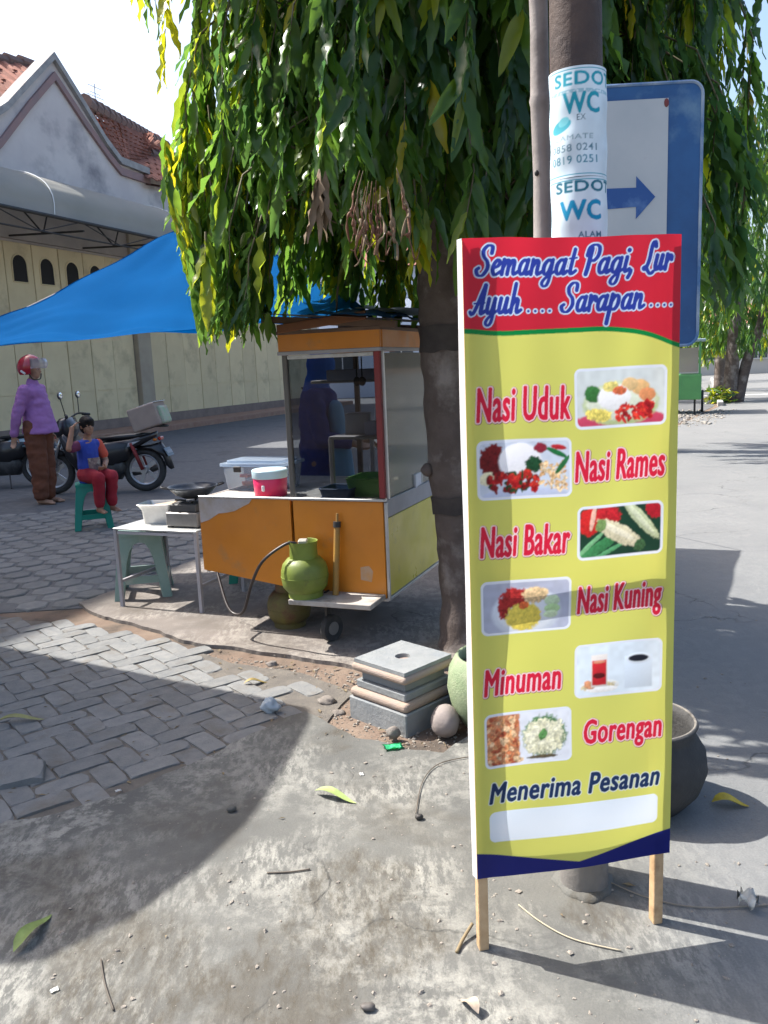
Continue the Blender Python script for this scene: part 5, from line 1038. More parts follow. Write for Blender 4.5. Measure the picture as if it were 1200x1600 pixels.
for s, el, m in ((-1, (.035, -.205, Sz + .365), pmat('sleeve_maroon', (.13, .02, .06), rough=.8)), (1, (.035, .15, Sz + .27), pmat('sleeve_orange', (.55, .08, .04), rough=.8))): bm = B(); chain(bm, [(0, s * .12, Sz + .375), el], [.053, .05]); obj('sleeve', remesh(bm, 'sleeve', .008, 2), m, sh, True)
bm = B(); V_ = [[bm.verts.new((math.sqrt(max(.0, .1225 ** 2 - y * y)) + .004 - .016 * k / 6 if abs(y) < .12 else .0, y, Sz + .08 + .17 * k / 6)) for y in np.linspace(-.07, .07, 9)] for k in range(7)]
for A_, Q_ in zip(V_, V_[1:]):
    for k in range(8): bm.faces.new((A_[k], A_[k + 1], Q_[k + 1], Q_[k]))
obj('shirt_print', bm, pmat('print_brown', (.3, .2, .17), (.12, .08, .08), 22, .8, c3=(.45, .38, .3), scale3=16), sh, True)
bm = B()
for s in (1, -1): chain(bm, [(0, s * .06, Sz + .08), (.25, s * .075, Sz + .06), (.222, s * .07, .265)], [.082, .066, .052])
obj('trousers', remesh(bm, 'trousers', .0085, 3, .009), pmat('trousers_red', (.3, .008, .02), (.25, .008, .02), 6, .8, bump=.3, bscale=12), kd, True)
# --- vendor behind the glass
vp = cw(-.97, 1.28); vd = thing('person', 'person in navy clothes and blue headscarf standing behind the cart glass', 'person', vp, CRZ + R(10))
bm = B()
for s in (1, -1):
    chain(bm, [(0, s * .08, .85), (.02, s * .085, .45), (0, s * .08, .08)], [.09, .06, .042]); cap(bm, (-.02, s * .08, .04), (.13, s * .09, .026), .033, .024, 10); el = (.06, s * .21, 1.02); wr = (.26, s * .14, .98); chain(bm, [(0, s * .155, 1.3), el, wr], [.05, .042, .028]); hand(bm, wr, (1, 0, -.3), (0, -s, .6), .95, .5)
chain(bm, [(0, 0, .87), (0, 0, 1.08), (-.01, 0, 1.27)], [.13, .12, .12]); chain(bm, [(-.01, 0, 1.3), (.02, 0, 1.43)], [.05, .047]); q = head(bm, (.03, 0, 1.5), .21, (1, 0, -.1)); obj('body', remesh(bm, 'body', .009), skin, vd, True); eyes(q, .21, (1, 0, 0), vd)
navy_c = pmat('navy_cotton', (.02, .03, .16), (.03, .045, .2), 6, .85, bump=.4, bscale=9); bm = B(); chain(bm, [(0, 0, .4), (0, 0, .85), (0, 0, 1.08), (-.01, 0, 1.25)], [.21, .17, .15, .145]); cap(bm, (0, -.12, 1.29), (0, .12, 1.29), .075, .075)
for s in (1, -1): chain(bm, [(0, s * .16, 1.29), (.06, s * .212, 1.02), (.22, s * .155, .985)], [.07, .06, .045])
obj('dress', remesh(bm, 'dress', .012, 3, .012), navy_c, vd, True)
bm = B(); sph(bm, q(-.06, 0, .1), (.105, .088, .105), 18, 12); sph(bm, q(-.1, 0, -.25), (.09, .08, .1), 14, 10); cap(bm, (-.02, 0, 1.28), (-.02, 0, 1.4), .125, .085); obj('headscarf', remesh(bm, 'scarf', .009, 3), pmat('scarf_blue', (.02, .1, .36), (.025, .12, .42), 6, .8), vd, True)
bm = B(); chain(bm, [(.12, -.06, 1.22), (.14, -.07, .9), (.16, -.08, .6)], [.06, .09, .1]); obj('apron', remesh(bm, 'apron', .012, 2), pmat('apron_blue', (.16, .32, .46), (.19, .36, .5), 6, .8), vd, True)

# ================================================================== MOTORBIKES
chrome = pmat('chrome', (.5, .5, .5), metal=.95, rough=.2)
def motorbike(label, loc, rz, bodyc, stripe):
    t = thing('motorbike', label, 'motorbike', loc, rz, 'parked motorbikes'); blk = pmat('bike_black', (.012, .012, .014), rough=.35, coat=.3); eng = pmat('engine_dark', (.05, .05, .052), (.1, .1, .1), 12, .5, metal=.6); pb_ = pmat(bodyc[0], bodyc[1], rough=.3, coat=.5); ps = pmat(stripe[0], stripe[1], rough=.35)
    r = .29
    for x in (0., 1.24):
        bm = B(); tube(bm, [(x + (r - .045) * math.cos(a), 0, r + (r - .045) * math.sin(a)) for a in np.linspace(0, 2 * PI, 36, endpoint=False)], .045, 10, closed=True); wh = obj('wheel', bm, rubber, t, True)
        bm = B(); tube(bm, [(x + .2 * math.cos(a), 0, r + .2 * math.sin(a)) for a in np.linspace(0, 2 * PI, 30, endpoint=False)], .02, 8, closed=True); tube(bm, [(x, -.06, r), (x, .06, r)], .05, 14)
        for k in range(5): a = k * 2 * PI / 5; bar(bm, (x + .03 * math.cos(a), 0, r + .03 * math.sin(a)), (x + .2 * math.cos(a), 0, r + .2 * math.sin(a)), .018, .05)
        obj('rim', bm, pmat('rim_silver', (.45, .45, .46), metal=.7, rough=.35), wh, 'auto')
    def ell(nm, pts, w2, m, seg=10, parent=t):       # body panel: side outline with rounded section
        bm = B(); n = len(pts); lay = [(-1, .72), (-.7, .93), (0, 1), (.7, .93), (1, .72)]; cx_ = sum(p[0] for p in pts) / n; cz = sum(p[1] for p in pts) / n; V_ = []
        for s, k in lay: V_.append([bm.verts.new((cx_ + (p[0] - cx_) * k, s * w2, cz + (p[1] - cz) * k)) for p in pts])
        for A_, Q_ in zip(V_, V_[1:]):
            for k in range(n): bm.faces.new((A_[k], A_[(k + 1) % n], Q_[(k + 1) % n], Q_[k]))
        bm.faces.new(V_[0][::-1]); bm.faces.new(V_[-1]); bmesh.ops.recalc_face_normals(bm, faces=bm.faces[:]); return obj(nm, bm, m, parent, True)
    ell('seat', [(.02, .78), (.3, .77), (.62, .74), (.64, .70), (.3, .69), (-.05, .72), (-.12, .78)], .12, blk); tl = ell('tail_panel', [(-.22, .80), (.1, .72), (.5, .68), (.62, .56), (.35, .5), (.05, .6), (-.2, .72)], .13, pb_); ell('side_stripe', [(-.1, .71), (.15, .66), (.48, .62), (.45, .57), (.12, .6)], .135, ps, parent=tl)
    ell('engine', [(.3, .5), (.75, .5), (.88, .3), (.74, .16), (.32, .17), (.22, .34)], .14, eng); ell('side_cover', [(.1, .68), (.45, .7), (.68, .66), (.72, .5), (.62, .36), (.36, .34), (.16, .46)], .165, blk); ell('leg_shield', [(.6, .58), (.78, .6), (1.0, .86), (1.08, .8), (1.0, .5), (.86, .3), (.66, .36)], .22, pb_); ell('shield_stripe', [(.86, .5), (1.0, .74), (1.04, .7), (.96, .48)], .205, ps)
    ell('front_cowl', [(.86, .88), (.92, 1.02), (1.04, 1.02), (1.16, .9), (1.12, .76), (.94, .72)], .18, pb_); bm = B(); sph(bm, (1.13, 0, .9), (.045, .1, .055)); obj('headlight', bm, pmat('lamp_glass', (.6, .62, .65), rough=.15), t, True)
    ell('front_fender', [(1.02, .56), (1.2, .62), (1.4, .58), (1.52, .44), (1.46, .46), (1.36, .54), (1.2, .57), (1.06, .52)], .065, pb_); ell('rear_fender', [(-.25, .66), (-.1, .62), (.15, .6), (-.1, .58), (-.3, .45), (-.36, .28), (-.4, .3), (-.34, .5)], .07, blk)
    for s in (-1, 1):
        bm = B(); tube(bm, [(1.24, s * .075, .29), (1.1, s * .075, .66), (1.02, s * .06, .9)], [.024, .026, .026], 10); obj('fork', bm, chrome, t, True); bm = B(); tube(bm, [(0.0, s * .09, .3), (.12, s * .12, .66)], .025, 10); obj('shock', bm, pmat('shock_red', (.2, .02, .02)), t, True)
        bm = B(); tube(bm, smooth_path([(.97, s * .04, 1.0), (.92, s * .2, 1.06), (.84, s * .33, 1.04)], 4), .013, 8); tube(bm, [(.88, s * .26, 1.05), (.83, s * .37, 1.035)], .02, 8); obj('handlebar', bm, dark, t, True)
        bm = B(); tube(bm, [(.91, s * .22, 1.06), (.93, s * .27, 1.26)], .006, 6); mi = obj('mirror_stalk', bm, dark, t); bm = B(); sph(bm, (.93, s * .28, 1.31), (.02, .065, .05)); obj('mirror', bm, pmat('mirror_back', (.05, .05, .05), rough=.3), mi, True); bm = B(); sph(bm, (.916, s * .28, 1.31), (.01, .055, .042)); obj('mirror_glass', bm, pmat('mirror_face', (.8, .85, .9), metal=1., rough=.05), mi, True)
        bm = B(); sph(bm, (-.2, s * .1, .69), (.03, .03, .02)); obj('indicator', bm, pmat('amber', (.5, .15, .02), rough=.2), t, True)
    bm = B(); box(bm, (-.25, 0, .7), (.04, .14, .05), bev=.012); obj('tail_light', bm, pmat('tail_red', (.4, .01, .01), rough=.2), t); bm = B(); box(bm, (-.345, 0, .52), (.008, .25, .12), Euler((0, R(28), 0)), .002); np_ = obj('number_plate', bm, pmat('plate_dark', (.12, .16, .2), (.2, .24, .28), 9, .5), t)
    bm = B()
    for k in range(6): box(bm, (-.353, -.09 + .036 * k, .525), (.004, .018, .045), Euler((0, R(28), 0)))
    obj('plate_marks', bm, pmat('plate_pale', (.5, .52, .55)), np_)
    bm = B(); tube(bm, smooth_path([(.6, -.12, .2), (.3, -.14, .22), (.0, -.16, .26), (-.25, -.17, .36)], 4), [.02] * 5 + [.035] * 4 + [.045] * 4, 10); obj('exhaust', bm, pmat('exhaust_metal', (.15, .15, .15), metal=.8, rough=.35), t, True); bm = B(); bar(bm, (.42, .1, .22), (.33, .26, .005), .02, .02); obj('kickstand', bm, dark, t)
    bm = B(); tube(bm, smooth_path([(.05, -.12, .8), (-.2, -.12, .86), (-.34, -.06, .86), (-.34, .06, .86), (-.2, .12, .86), (.05, .12, .8)], 4), .012, 8); obj('grab_rail', bm, dark, t, True)
    return t
ba = math.atan2(.2, -1.25); rw = Vector((-3.16, 11.05, -.008))
motorbike('black motorbike with a wrapped parcel strapped behind its seat', rw, ba + R(6), ('paint_black', (.014, .014, .018)), ('paint_grey', (.35, .37, .4)))
motorbike('dark motorbike with a pale blue side panel, cut by the photo edge', (-4.98, 12.1, -.008), ba + R(4), ('paint_pale', (.32, .44, .5)), ('paint_dark', (.03, .035, .05)))
# parcel on the rack
pr = thing('parcel', 'taped cardboard parcel with a white sheet on the motorbike rack', 'parcel', rw + Vector((.1, -.015, .83)), ba + R(6)); tilt = Euler((0, R(16), 0))
bm = B(); box(bm, (-.02, 0, .16), (.38, .46, .3), tilt, .02, 2); pbx = obj('carton', bm, pmat('parcel_card', (.28, .22, .19), (.34, .27, .22), 7, .8), pr); bm = B(); box(bm, (-.2, -.02, .18), (.1, .34, .24), tilt, .03, 2); obj('bag', bm, pmat('bag_print', (.4, .34, .3), (.25, .4, .25), 9, .6, c3=(.5, .2, .15), scale3=7), pr)
bm = B(); box(bm, (-.06, -.0, .326), (.26, .42, .008), tilt, .002); sh_ = obj('white_sheet', bm, pmat('sheet_white', (.62, .64, .66)), pbx); bm = B()
for k in range(4): box(bm, (-.06, -.13 + .085 * k, .332), (.26, .012, .006), tilt)
obj('sheet_lines', bm, dark, sh_)
# ================================================================== TREES
def leaf_template(kind, seg=8):
    q = np.random.default_rng(100 + kind); V, F = [], []; bend = q.uniform(-1.2, 1.6); fold = q.uniform(.1, .6); ph = q.uniform(0, 6)
    for i in range(seg + 1):
        t = i / seg; hw = (math.sin(PI * min(1, t ** .75 * .98 + .01)) ** .8) * .5 + .01; z = -t; y = bend * t * t * .5
        for s in (-1, 0, 1):
            V.append((s * hw, y + (fold * hw * abs(s)) + s * s * .26 * math.sin(t * 19 + ph + s * .7) * (.4 + hw), z, ))
        if i:
            a, b = 3 * (i - 1), 3 * i; F += [(a, a + 1, b + 1, b), (a + 1, a + 2, b + 2, b + 1)]
    V = np.array(V); V[:, 0] *= 1; return V, np.array(F)
def leafmat(name, dk, lt, yl, trans=.42, rough=.3):
    m = bpy.data.materials.new(name); m.use_nodes = True; t = m.node_tree; n = t.nodes; L = t.links; b = n['Principled BSDF']; a = n.new('ShaderNodeAttribute'); a.attribute_name = 'tint'
    rp = n.new('ShaderNodeValToRGB'); e = rp.color_ramp.elements; e[0].position = 0; e[0].color = (*dk, 1); e[1].position = 1; e[1].color = (.22, .1, .035, 1)
    for p, c in ((.5, lt), (.8, yl), (.93, (.42, .33, .03))): x = e.new(p); x.color = (*c, 1)
    L.new(a.outputs['Fac'], rp.inputs[0]); L.new(rp.outputs[0], b.inputs['Base Color']); b.inputs['Roughness'].default_value = rough; b.inputs['Specular IOR Level'].default_value = .5
    hs = n.new('ShaderNodeHueSaturation'); hs.inputs['Value'].default_value = 2.1; hs.inputs['Hue'].default_value = .485; hs.inputs['Saturation'].default_value = 1.05; L.new(rp.outputs[0], hs.inputs['Color'])
    tr = n.new('ShaderNodeBsdfTranslucent'); L.new(hs.outputs[0], tr.inputs[0]); ms = n.new('ShaderNodeMixShader'); ms.inputs[0].default_value = trans
    L.new(b.outputs[0], ms.inputs[1]); L.new(tr.outputs[0], ms.inputs[2]); L.new(ms.outputs[0], n['Material Output'].inputs[0]); return m
lfm = leafmat('mast_leaf', (.033, .085, .03), (.085, .175, .026), (.31, .33, .026), .55, .27)
TPL = [leaf_template(k) for k in range(6)]; TPS = [leaf_template(k, 3) for k in range(4)]
def leaf_arrays(Lv, tpl):
    """Lv: list of (pos, dir, normal, length, width, tint, kind)"""
    vs, fs, ti = [], [], []; off = 0
    for p, d, nn, l, w_, tn, k in Lv:
        V, F = tpl[k]; d = d / np.linalg.norm(d); x = np.cross(d, nn); x /= np.linalg.norm(x) + 1e-9; y = np.cross(x, d)
        vs.append(p + V[:, :1] * w_ * x + V[:, 1:2] * w_ * y + (-V[:, 2:3]) * l * d); fs.append(F + off); off += len(V); ti.append(np.full(len(V), tn, np.float32))
    return np.concatenate(vs), np.concatenate(fs), np.concatenate(ti)
def foliage(name, Lv, tpl, parent, mat, origin):
    V, F, T_ = leaf_arrays(Lv, tpl); V = V - np.array(origin); me = bpy.data.meshes.new(name); me.vertices.add(len(V)); me.vertices.foreach_set('co', V.astype(np.float32).ravel()); me.loops.add(F.size); me.loops.foreach_set('vertex_index', F.astype(np.int32).ravel()); me.polygons.add(len(F)); me.polygons.foreach_set('loop_start', np.arange(0, F.size, 4, dtype=np.int32)); me.polygons.foreach_set('loop_total', np.full(len(F), 4, np.int32)); me.update(calc_edges=True)
    at = me.attributes.new('tint', 'FLOAT', 'POINT'); at.data.foreach_set('value', T_); o = obj(name, me, mat, parent, True); return stuff(o)
def shoots(q, n, cx, cy, Rad, z0, z1, zmin, keep, lmin=.16, lmax=.24, step=.032, sparse=None, lw=.21, ry=1., taper=.45):
    out, stems = [], []
    for _ in range(n):
        a = q.uniform(0, 2 * PI); rr_ = Rad * math.sqrt(q.uniform(.12, 1)); zt = z0 + (z1 - z0) * q.random(); rr_ *= (1 - taper * max(0, (zt - z0) / (z1 - z0)) ** 2); Ls = q.uniform(.55, 1.15); dx, dy = math.cos(a), math.sin(a) * ry; zb = zmin(cx + dx * rr_, cy + dy * rr_)
        if zt < zb + .15: zt = zb + q.uniform(.2, .6)
        Ls = min(Ls, zt - zb); base_t = q.beta(2, 3) * .62 + .16 * max(0, -dx) * rr_ / Rad; P_ = []  # outer leaves on the left tinted yellower: backlit glow put into their colour
        m = 12
        for k in range(m + 1):
            t = k / m; o_ = .45 + .55 * (1 - (1 - min(1, t * 1.8)) ** 2); P_.append(np.array((cx + dx * rr_ * o_ + .02 * math.sin(t * 7 + a), cy + dy * rr_ * o_ + .02 * math.cos(t * 6 + a), zt + .12 * math.sin(min(1, t * 2.2) * PI) - Ls * max(0, t - .18) / .82)))
        nl = int(Ls / step) + 4; tl_ = 0; nk = 0
        for k in range(nl):
            t = .12 + .88 * k / nl + q.uniform(-.02, .02); t = min(max(t, 0), .999); i = int(t * m); p = P_[i] + (P_[i + 1] - P_[i]) * (t * m - i)
            az = a + (PI / 2 if k % 2 else -PI / 2) + q.normal(0, .8); d = np.array((math.cos(az) * .3 + dx * .12 + q.normal(0, .15), math.sin(az) * .3 + dy * .12 + q.normal(0, .15), -1 + q.normal(0, .12))); nn = np.array((dx + q.normal(0, .55), dy + q.normal(0, .55), .15)); l = q.uniform(lmin, lmax) * (.75 if k < 3 else 1)
            tn = min(.8, max(0, base_t + q.normal(0, .12) + (.16 if t > .85 else 0)));
            if q.random() < .012: tn = q.uniform(.8, .95)
            e = p + d * l
            if keep(p, e): tl_ = max(tl_, t); nk += 1; out.append((p, d, nn, l, l * lw * q.uniform(.7, 1.35), tn, int(q.integers(0, len(TPL) if lw < .21 else 4))))
        if nk > nl * .5 and tl_ > .3: stems.append(P_[:max(3, int(tl_ * m) + 1)])
    return out, stems
bark = pmat('bark', (.095, .074, .064), (.135, .108, .095), 7, .9, bump=1., bscale=22, c3=(.25, .22, .2), scale3=4.5, lo3=.5, hi3=.66, spec=.15)
tx, ty = .43, 4.30
tree = thing('mast_tree', 'big weeping mast tree with long drooping leaves above the food cart', 'tree', (tx, ty, 0))
cl = [(0, 0, -.05), (-.01, 0, .2), (-.02, 0, .6), (-.05, 0, 1.05), (-.065, .0, 1.5), (-.07, .0, 1.95), (-.07, .03, 2.6), (-.05, .05, 3.6), (-.02, .05, 5.2), (0, .05, 6.8)]; P_ = smooth_path(cl, 7); nz_ = np.random.default_rng(5)
rad = [.185 - .0 if i < 1 else float(np.interp(p.z, (-.05, .06, .25, .8, 1.05, 1.2, 1.9, 2.6, 4, 6.8), (.19, .155, .134, .138, .146, .138, .145, .125, .08, .02))) * (1 + .02 * math.sin(p.z * 21) + .015 * math.sin(p.z * 47 + 1)) for i, p in enumerate(P_)]
bm = B(); tube(bm, P_, rad, 26)
from mathutils import noise as mnz
for v in bm.verts: v.co += (v.normal if v.normal.length else Vector((0, 0, 0))) * 0 + Vector((mnz.noise(v.co * 9), mnz.noise(v.co * 9 + Vector((9, 0, 0))), 0)) * .012
trk = obj('trunk', bm, bark, tree, True)
for z, x0, y0, s in ((.97, -.17, -.06, .03),): bm = B(); sph(bm, (x0 - .03, y0, z), (s, s, s * 1.2), 14, 10); sph(bm, (x0 - .045, y0 - .01, z), (s * .7, s * .7, s * .7), 10, 8); obj('knot', remesh(bm, 'knot', .006, 3), bark, trk, True)
bandm = pmat('dark_band', (.035, .028, .026), (.055, .045, .04), 12, .85, bump=.6, bscale=30)
for z0, z1 in ((.74, .84), (1.56, 1.70)):
    pts = [p for p in smooth_path(cl, 40) if z0 <= p.z <= z1]; bm = B(); tube(bm, pts, [float(np.interp(p.z, (.25, .8, 1.05, 1.2, 1.9), (.134, .138, .146, .138, .145))) * 1.02 + .005 for p in pts], 40, cap=False)
    for v in bm.verts: v.co.z += .012 * mnz.noise(v.co * 14); v.co += Vector((mnz.noise(v.co * 9), mnz.noise(v.co * 9 + Vector((9, 0, 0))), 0)) * .012
    obj('dark_band', bm, bandm, trk, True)
q = np.random.default_rng(3)
for k in range(34):
    z = 2.0 + k * .13; a = k * 2.4; l = q.uniform(.5, 1.0) * (1.1 - .1 * (z - 2))
    if math.sin(a) < -.45 and z < 3.3: continue
    c0 = Vector((-.1, .03, z)); bm = B(); d = Vector((math.cos(a), math.sin(a), 0)); tube(bm, smooth_path([c0 + d * .05, c0 + d * l * .5 + Vector((0, 0, .1)), c0 + d * l + Vector((0, 0, -.05)), c0 + d * l * 1.12 + Vector((0, 0, -.35))], 4), np.linspace(.02, .004, 13).tolist(), 7); obj('limb', bm, bark, tree, True)
from mathutils import noise as mnz
ccx, ccy = .36, 4.42
def zmin_main(x, y):
    if x < -.72: return 1.62 + .1 * math.sin(x * 23)
    if x < -.5: return 1.72
    if x < -.12: return 2.02 if y > 3.6 else 2.0
    if x < .7: return 1.98 if y < 4.4 else 1.72
    if x < 1.3: return 1.85
    return 1.62
def keep_main(p, e):
    for r_q in (p, e):
        if r_q[1] < 3.28 and .4 < r_q[0] < 1.6 and r_q[2] < 2.75: return False
        if r_q[1] < 2.75 or r_q[2] < 1.63 + .05 * mnz.noise(Vector((r_q[0] * 9, r_q[1] * 9, 7))): return False
        lim = float(np.interp(r_q[2], (1.6, 2.03, 2.12, 2.22, 2.43, 2.6, 2.76, 3.0, 3.43, 4.2), (-.9, -.93, -.98, -1.12, -1.16, -1.12, -1.0, -1.03, -1.18, -1.3)))     # crown outline on the yard side: a skirt, a bulge, a waist
        if r_q[0] < (lim + .06 * mnz.noise(Vector((r_q[1] * 6, r_q[2] * 5, 1)))) * r_q[1] / 4.3: return False
        if -.53 < r_q[0] < .27 and r_q[1] < 4.75 and r_q[2] < 2.06 + .06 * mnz.noise(Vector((r_q[0] * 9, r_q[1] * 9, 4))): return False
        if -.5 < r_q[0] < .0 and r_q[2] < 1.80: return False
    return True
Lv, stems = shoots(q, 500, .42, ccy, 1.42, 2.15, 4.4, zmin_main, keep_main, .12, .3, .033, lw=.19, ry=.78, taper=-.05)
L2, st2 = shoots(q, 130, .42, ccy, 1.4, 4.3, 6.6, lambda x, y: 3.6, keep_main, step=.036); 
# low left clump that hangs in front of the blue tarpaulin
def clump(n, x0, x1, y0, y1, z0, z1, zb, tb):
    out = []
    for _ in range(n):
        x, y = q.uniform(x0, x1), q.uniform(y0, y1); zt = q.uniform(z0, z1); L_ = zt - zb - q.uniform(0, .18); a = q.uniform(0, 6.28); P_ = [np.array((x + .04 * math.cos(a) * k / 8, y + .04 * math.sin(a) * k / 8, zt - L_ * k / 8)) for k in range(9)]; nk = 0; base_t = q.beta(2, 2.4) * .7 + tb
        for k in range(int(L_ / .028)):
            t = min(.99, k * .028 / L_); i = int(t * 8); p = P_[i] + (P_[i + 1] - P_[i]) * (t * 8 - i); az = q.uniform(0, 6.28); d = np.array((math.cos(az) * .3, math.sin(az) * .3, -1)); l = min(q.uniform(.15, .25), max(.08, p[2] - zb + .12))
            if x < -.5 and not keep_main(p, p + d * l): continue
            nk += 1; out.append((p, d, np.array((math.cos(az), math.sin(az) - .3, .2)), l, l * .195 * q.uniform(.85, 1.2), float(np.clip(base_t + q.normal(0, .13), 0, .9)), int(q.integers(0, 4))))
        if nk > int(L_ / .028) * .6: stems.append(P_[:-2])
    return out
Lv += clump(16, -.98, -.7, 3.9, 4.5, 2.3, 2.9, 1.74, .06); Lv += clump(9, -.88, -.7, 3.8, 4.2, 2.1, 2.4, 1.68, .12); Lv += clump(7, -.72, -.55, 3.9, 4.6, 2.3, 2.8, 1.86, .05); Lv += clump(5, .02, .2, 4.75, 5.0, 2.2, 2.5, 1.78, .15); Lv += clump(4, .1, .25, 3.5, 3.7, 2.15, 2.4, 1.93, .28); Lv += clump(4, -.12, .02, 3.5, 3.7, 2.2, 2.45, 1.98, .3)
# the 300 nearest leaves are parts of their own, the rest one mass of foliage
near = sorted(range(len(Lv)), key=lambda i: Lv[i][0][1] + .25 * abs(Lv[i][0][2] - 2.3) + (3 if Lv[i][0][2] > 3.1 else 0) + .3 * abs(Lv[i][0][0] + .1))[:300]; ns = set(near)
foliage('foliage', [l for i, l in enumerate(Lv) if i not in ns] + L2, TPL, tree, lfm, (tx, ty, 0))
lmesh = {}
for i in near:
    p, d, nn, l, w_, tn, k = Lv[i]; key = (k, round(tn * 8))
    if key not in lmesh:
        V, F = TPL[k]; me = bpy.data.meshes.new('leaf'); me.from_pydata((V * (1, 1, -1)).tolist(), [], F.tolist()); at = me.attributes.new('tint', 'FLOAT', 'POINT'); at.data.foreach_set('value', np.full(len(V), key[1] / 8, np.float32)); me.materials.append(lfm); me.polygons.foreach_set('use_smooth', [True] * len(me.polygons)); lmesh[key] = me
    o = bpy.data.objects.new('leaf', lmesh[key]); C.objects.link(o); o.parent = tree; d = d / np.linalg.norm(d); x = np.cross(d, nn); x /= np.linalg.norm(x); y = np.cross(x, d); p = p - np.array((tx, ty, 0)); x, y, z = x * w_, y * w_, d * l
    o.matrix_local = Matrix(((x[0], y[0], z[0], p[0]), (x[1], y[1], z[1], p[1]), (x[2], y[2], z[2], p[2]), (0, 0, 0, 1)))
bm = B()
for P_ in stems + st2: tube(bm, [Vector(p) - Vector((tx, ty, 0)) for p in P_[::2]], np.linspace(.006, .0025, len(P_[::2])).tolist(), 4, cap=False)
stuff(obj('twigs', bm, pmat('twig', (.1, .1, .05), (.14, .11, .06), 9, .8), tree, True))
# dried curled leaves hanging beside the trunk
dry = pmat('dry_leaf', (.13, .055, .03), (.19, .09, .05), 14, .8, bump=.4); dry2 = pmat('dry_leaf_pale', (.15, .1, .055), (.21, .15, .09), 14, .8); rr = random.Random(4)
for k in range(22):
    x0 = .03 + rr.uniform(-.1, .11); y0 = 3.2 + rr.uniform(-.06, .06); z0 = 2.1 + rr.uniform(-.05, .05); bm = B(); a_ = rr.uniform(0, 6); pts = [Vector((x0 * .75 + .01, y0, z0 + .07)), Vector((x0, y0, z0))]; cu_ = rr.uniform(.008, .022)
    for j in range(1, 8): pts.append(Vector((x0 + cu_ * math.sin(a_ + j * .95) * (j / 5) + .1 * (x0 - .03) * j / 4, y0 + cu_ * math.cos(a_ + j * .95) * (j / 5), z0 - .024 * j * rr.uniform(.75, 1.2))))
    pts = [p - Vector((tx, ty, 0)) for p in smooth_path(pts, 4)]; n = len(pts); tube(bm, pts, [.001 + .0065 * math.sin(PI * (i / n) ** 1.1) * (.6 + .4 * math.sin(i * .9 + k)) for i in range(n)], 5); obj('dry_leaf', bm, dry if k % 3 else dry2, tree, True)
for k in range(8):
    V, F = TPL[k % 6]; me = bpy.data.meshes.new('dry_leaf'); me.from_pydata((V * (.03, .045, -.2 - .03 * (k % 3))).tolist(), [], F.tolist()); o = obj('dry_leaf', me, dry2, tree, True); d = Vector((rr.gauss(0, .12), rr.gauss(0, .12), -1)).normalized(); o.rotation_mode = 'QUATERNION'; o.rotation_quaternion = d.to_track_quat('Z', 'Y') @ Quaternion((0, 0, 1), rr.uniform(0, 6)); o.location = (-.19 + rr.gauss(0, .012) - tx, 3.2 + rr.gauss(0, .015) - ty, 2.2 + rr.uniform(-.03, .02))
# ---- mast trees farther down the road
def far_tree(label, x, y, h, rad_, zb, n, seed, lean=0., two=False):
    t = thing('mast_tree', label, 'tree', (x, y, -.02), 0, 'mast trees down the road'); q_ = np.random.default_rng(seed); bm = B(); tube(bm, smooth_path([(0, 0, 0), (lean * .5, 0, h * .25), (lean, 0, h * .6), (lean, 0, h)], 5), np.linspace(.24, .04, 16).tolist(), 12); obj('trunk', bm, bark, t, True)
    if two: bm = B(); tube(bm, smooth_path([(.2, -.1, 0), (.5, 0, 1.2), (.9, 0, 2.4), (1.0, 0, 4.0)], 5), np.linspace(.19, .08, 16).tolist(), 10); obj('trunk', bm, bark, t, True)
    Lq, _ = shoots(q_, n, x + lean, y, rad_, zb + .6, h, lambda a, b: zb + .25 * math.sin(a * 9), lambda p, e: True, .22, .34, .06, lw=.24); foliage('foliage', Lq, TPS, t, lfm, (x, y, -.02)); return t
far_tree('twin-trunked weeping tree beside the road beyond the blue sign', 10.7, 25.6, 9.0, 1.9, 1.3, 330, 31, .2, True)
far_tree('weeping tree behind the twin-trunked one, farther down the road', 13.6, 33.5, 9.5, 2.0, 1.2, 220, 32)
far_tree('weeping tree standing just behind the far green cart', 8.3, 27.5, 8.5, 1.7, 1.4, 220, 33)
far_tree('farthest weeping tree down the road at the right edge', 17.5, 43, 10, 2.3, 1.0, 200, 34)
far_tree('weeping tree nearer the camera, its crown right above the blue sign', 4.15, 13.2, 8.5, 1.55, 2.35, 420, 35)
# low shrub at the foot of the twin trunk
t = thing('shrub', 'low leafy shrub at the foot of the twin-trunked tree', 'shrub', (10.2, 25.2, -.02)); q_ = np.random.default_rng(9); Lq = [(np.array((10.2 + q_.normal(0, .16), 25.2 + q_.normal(0, .2), q_.uniform(.03, .42))), np.array((q_.normal(0, .6), q_.normal(0, .6), q_.uniform(-.6, .7))), q_.normal(0, 1, 3), .22, .06, q_.uniform(.3, .85), int(q_.integers(0, 4))) for _ in range(180)]; foliage('foliage', Lq, TPS, t, lfm, (10.2, 25.2, -.02)); bm = B(); tube(bm, [(0, 0, 0), (0, 0, .4)], [.03, .02], 7); obj('stem', bm, bark, t)

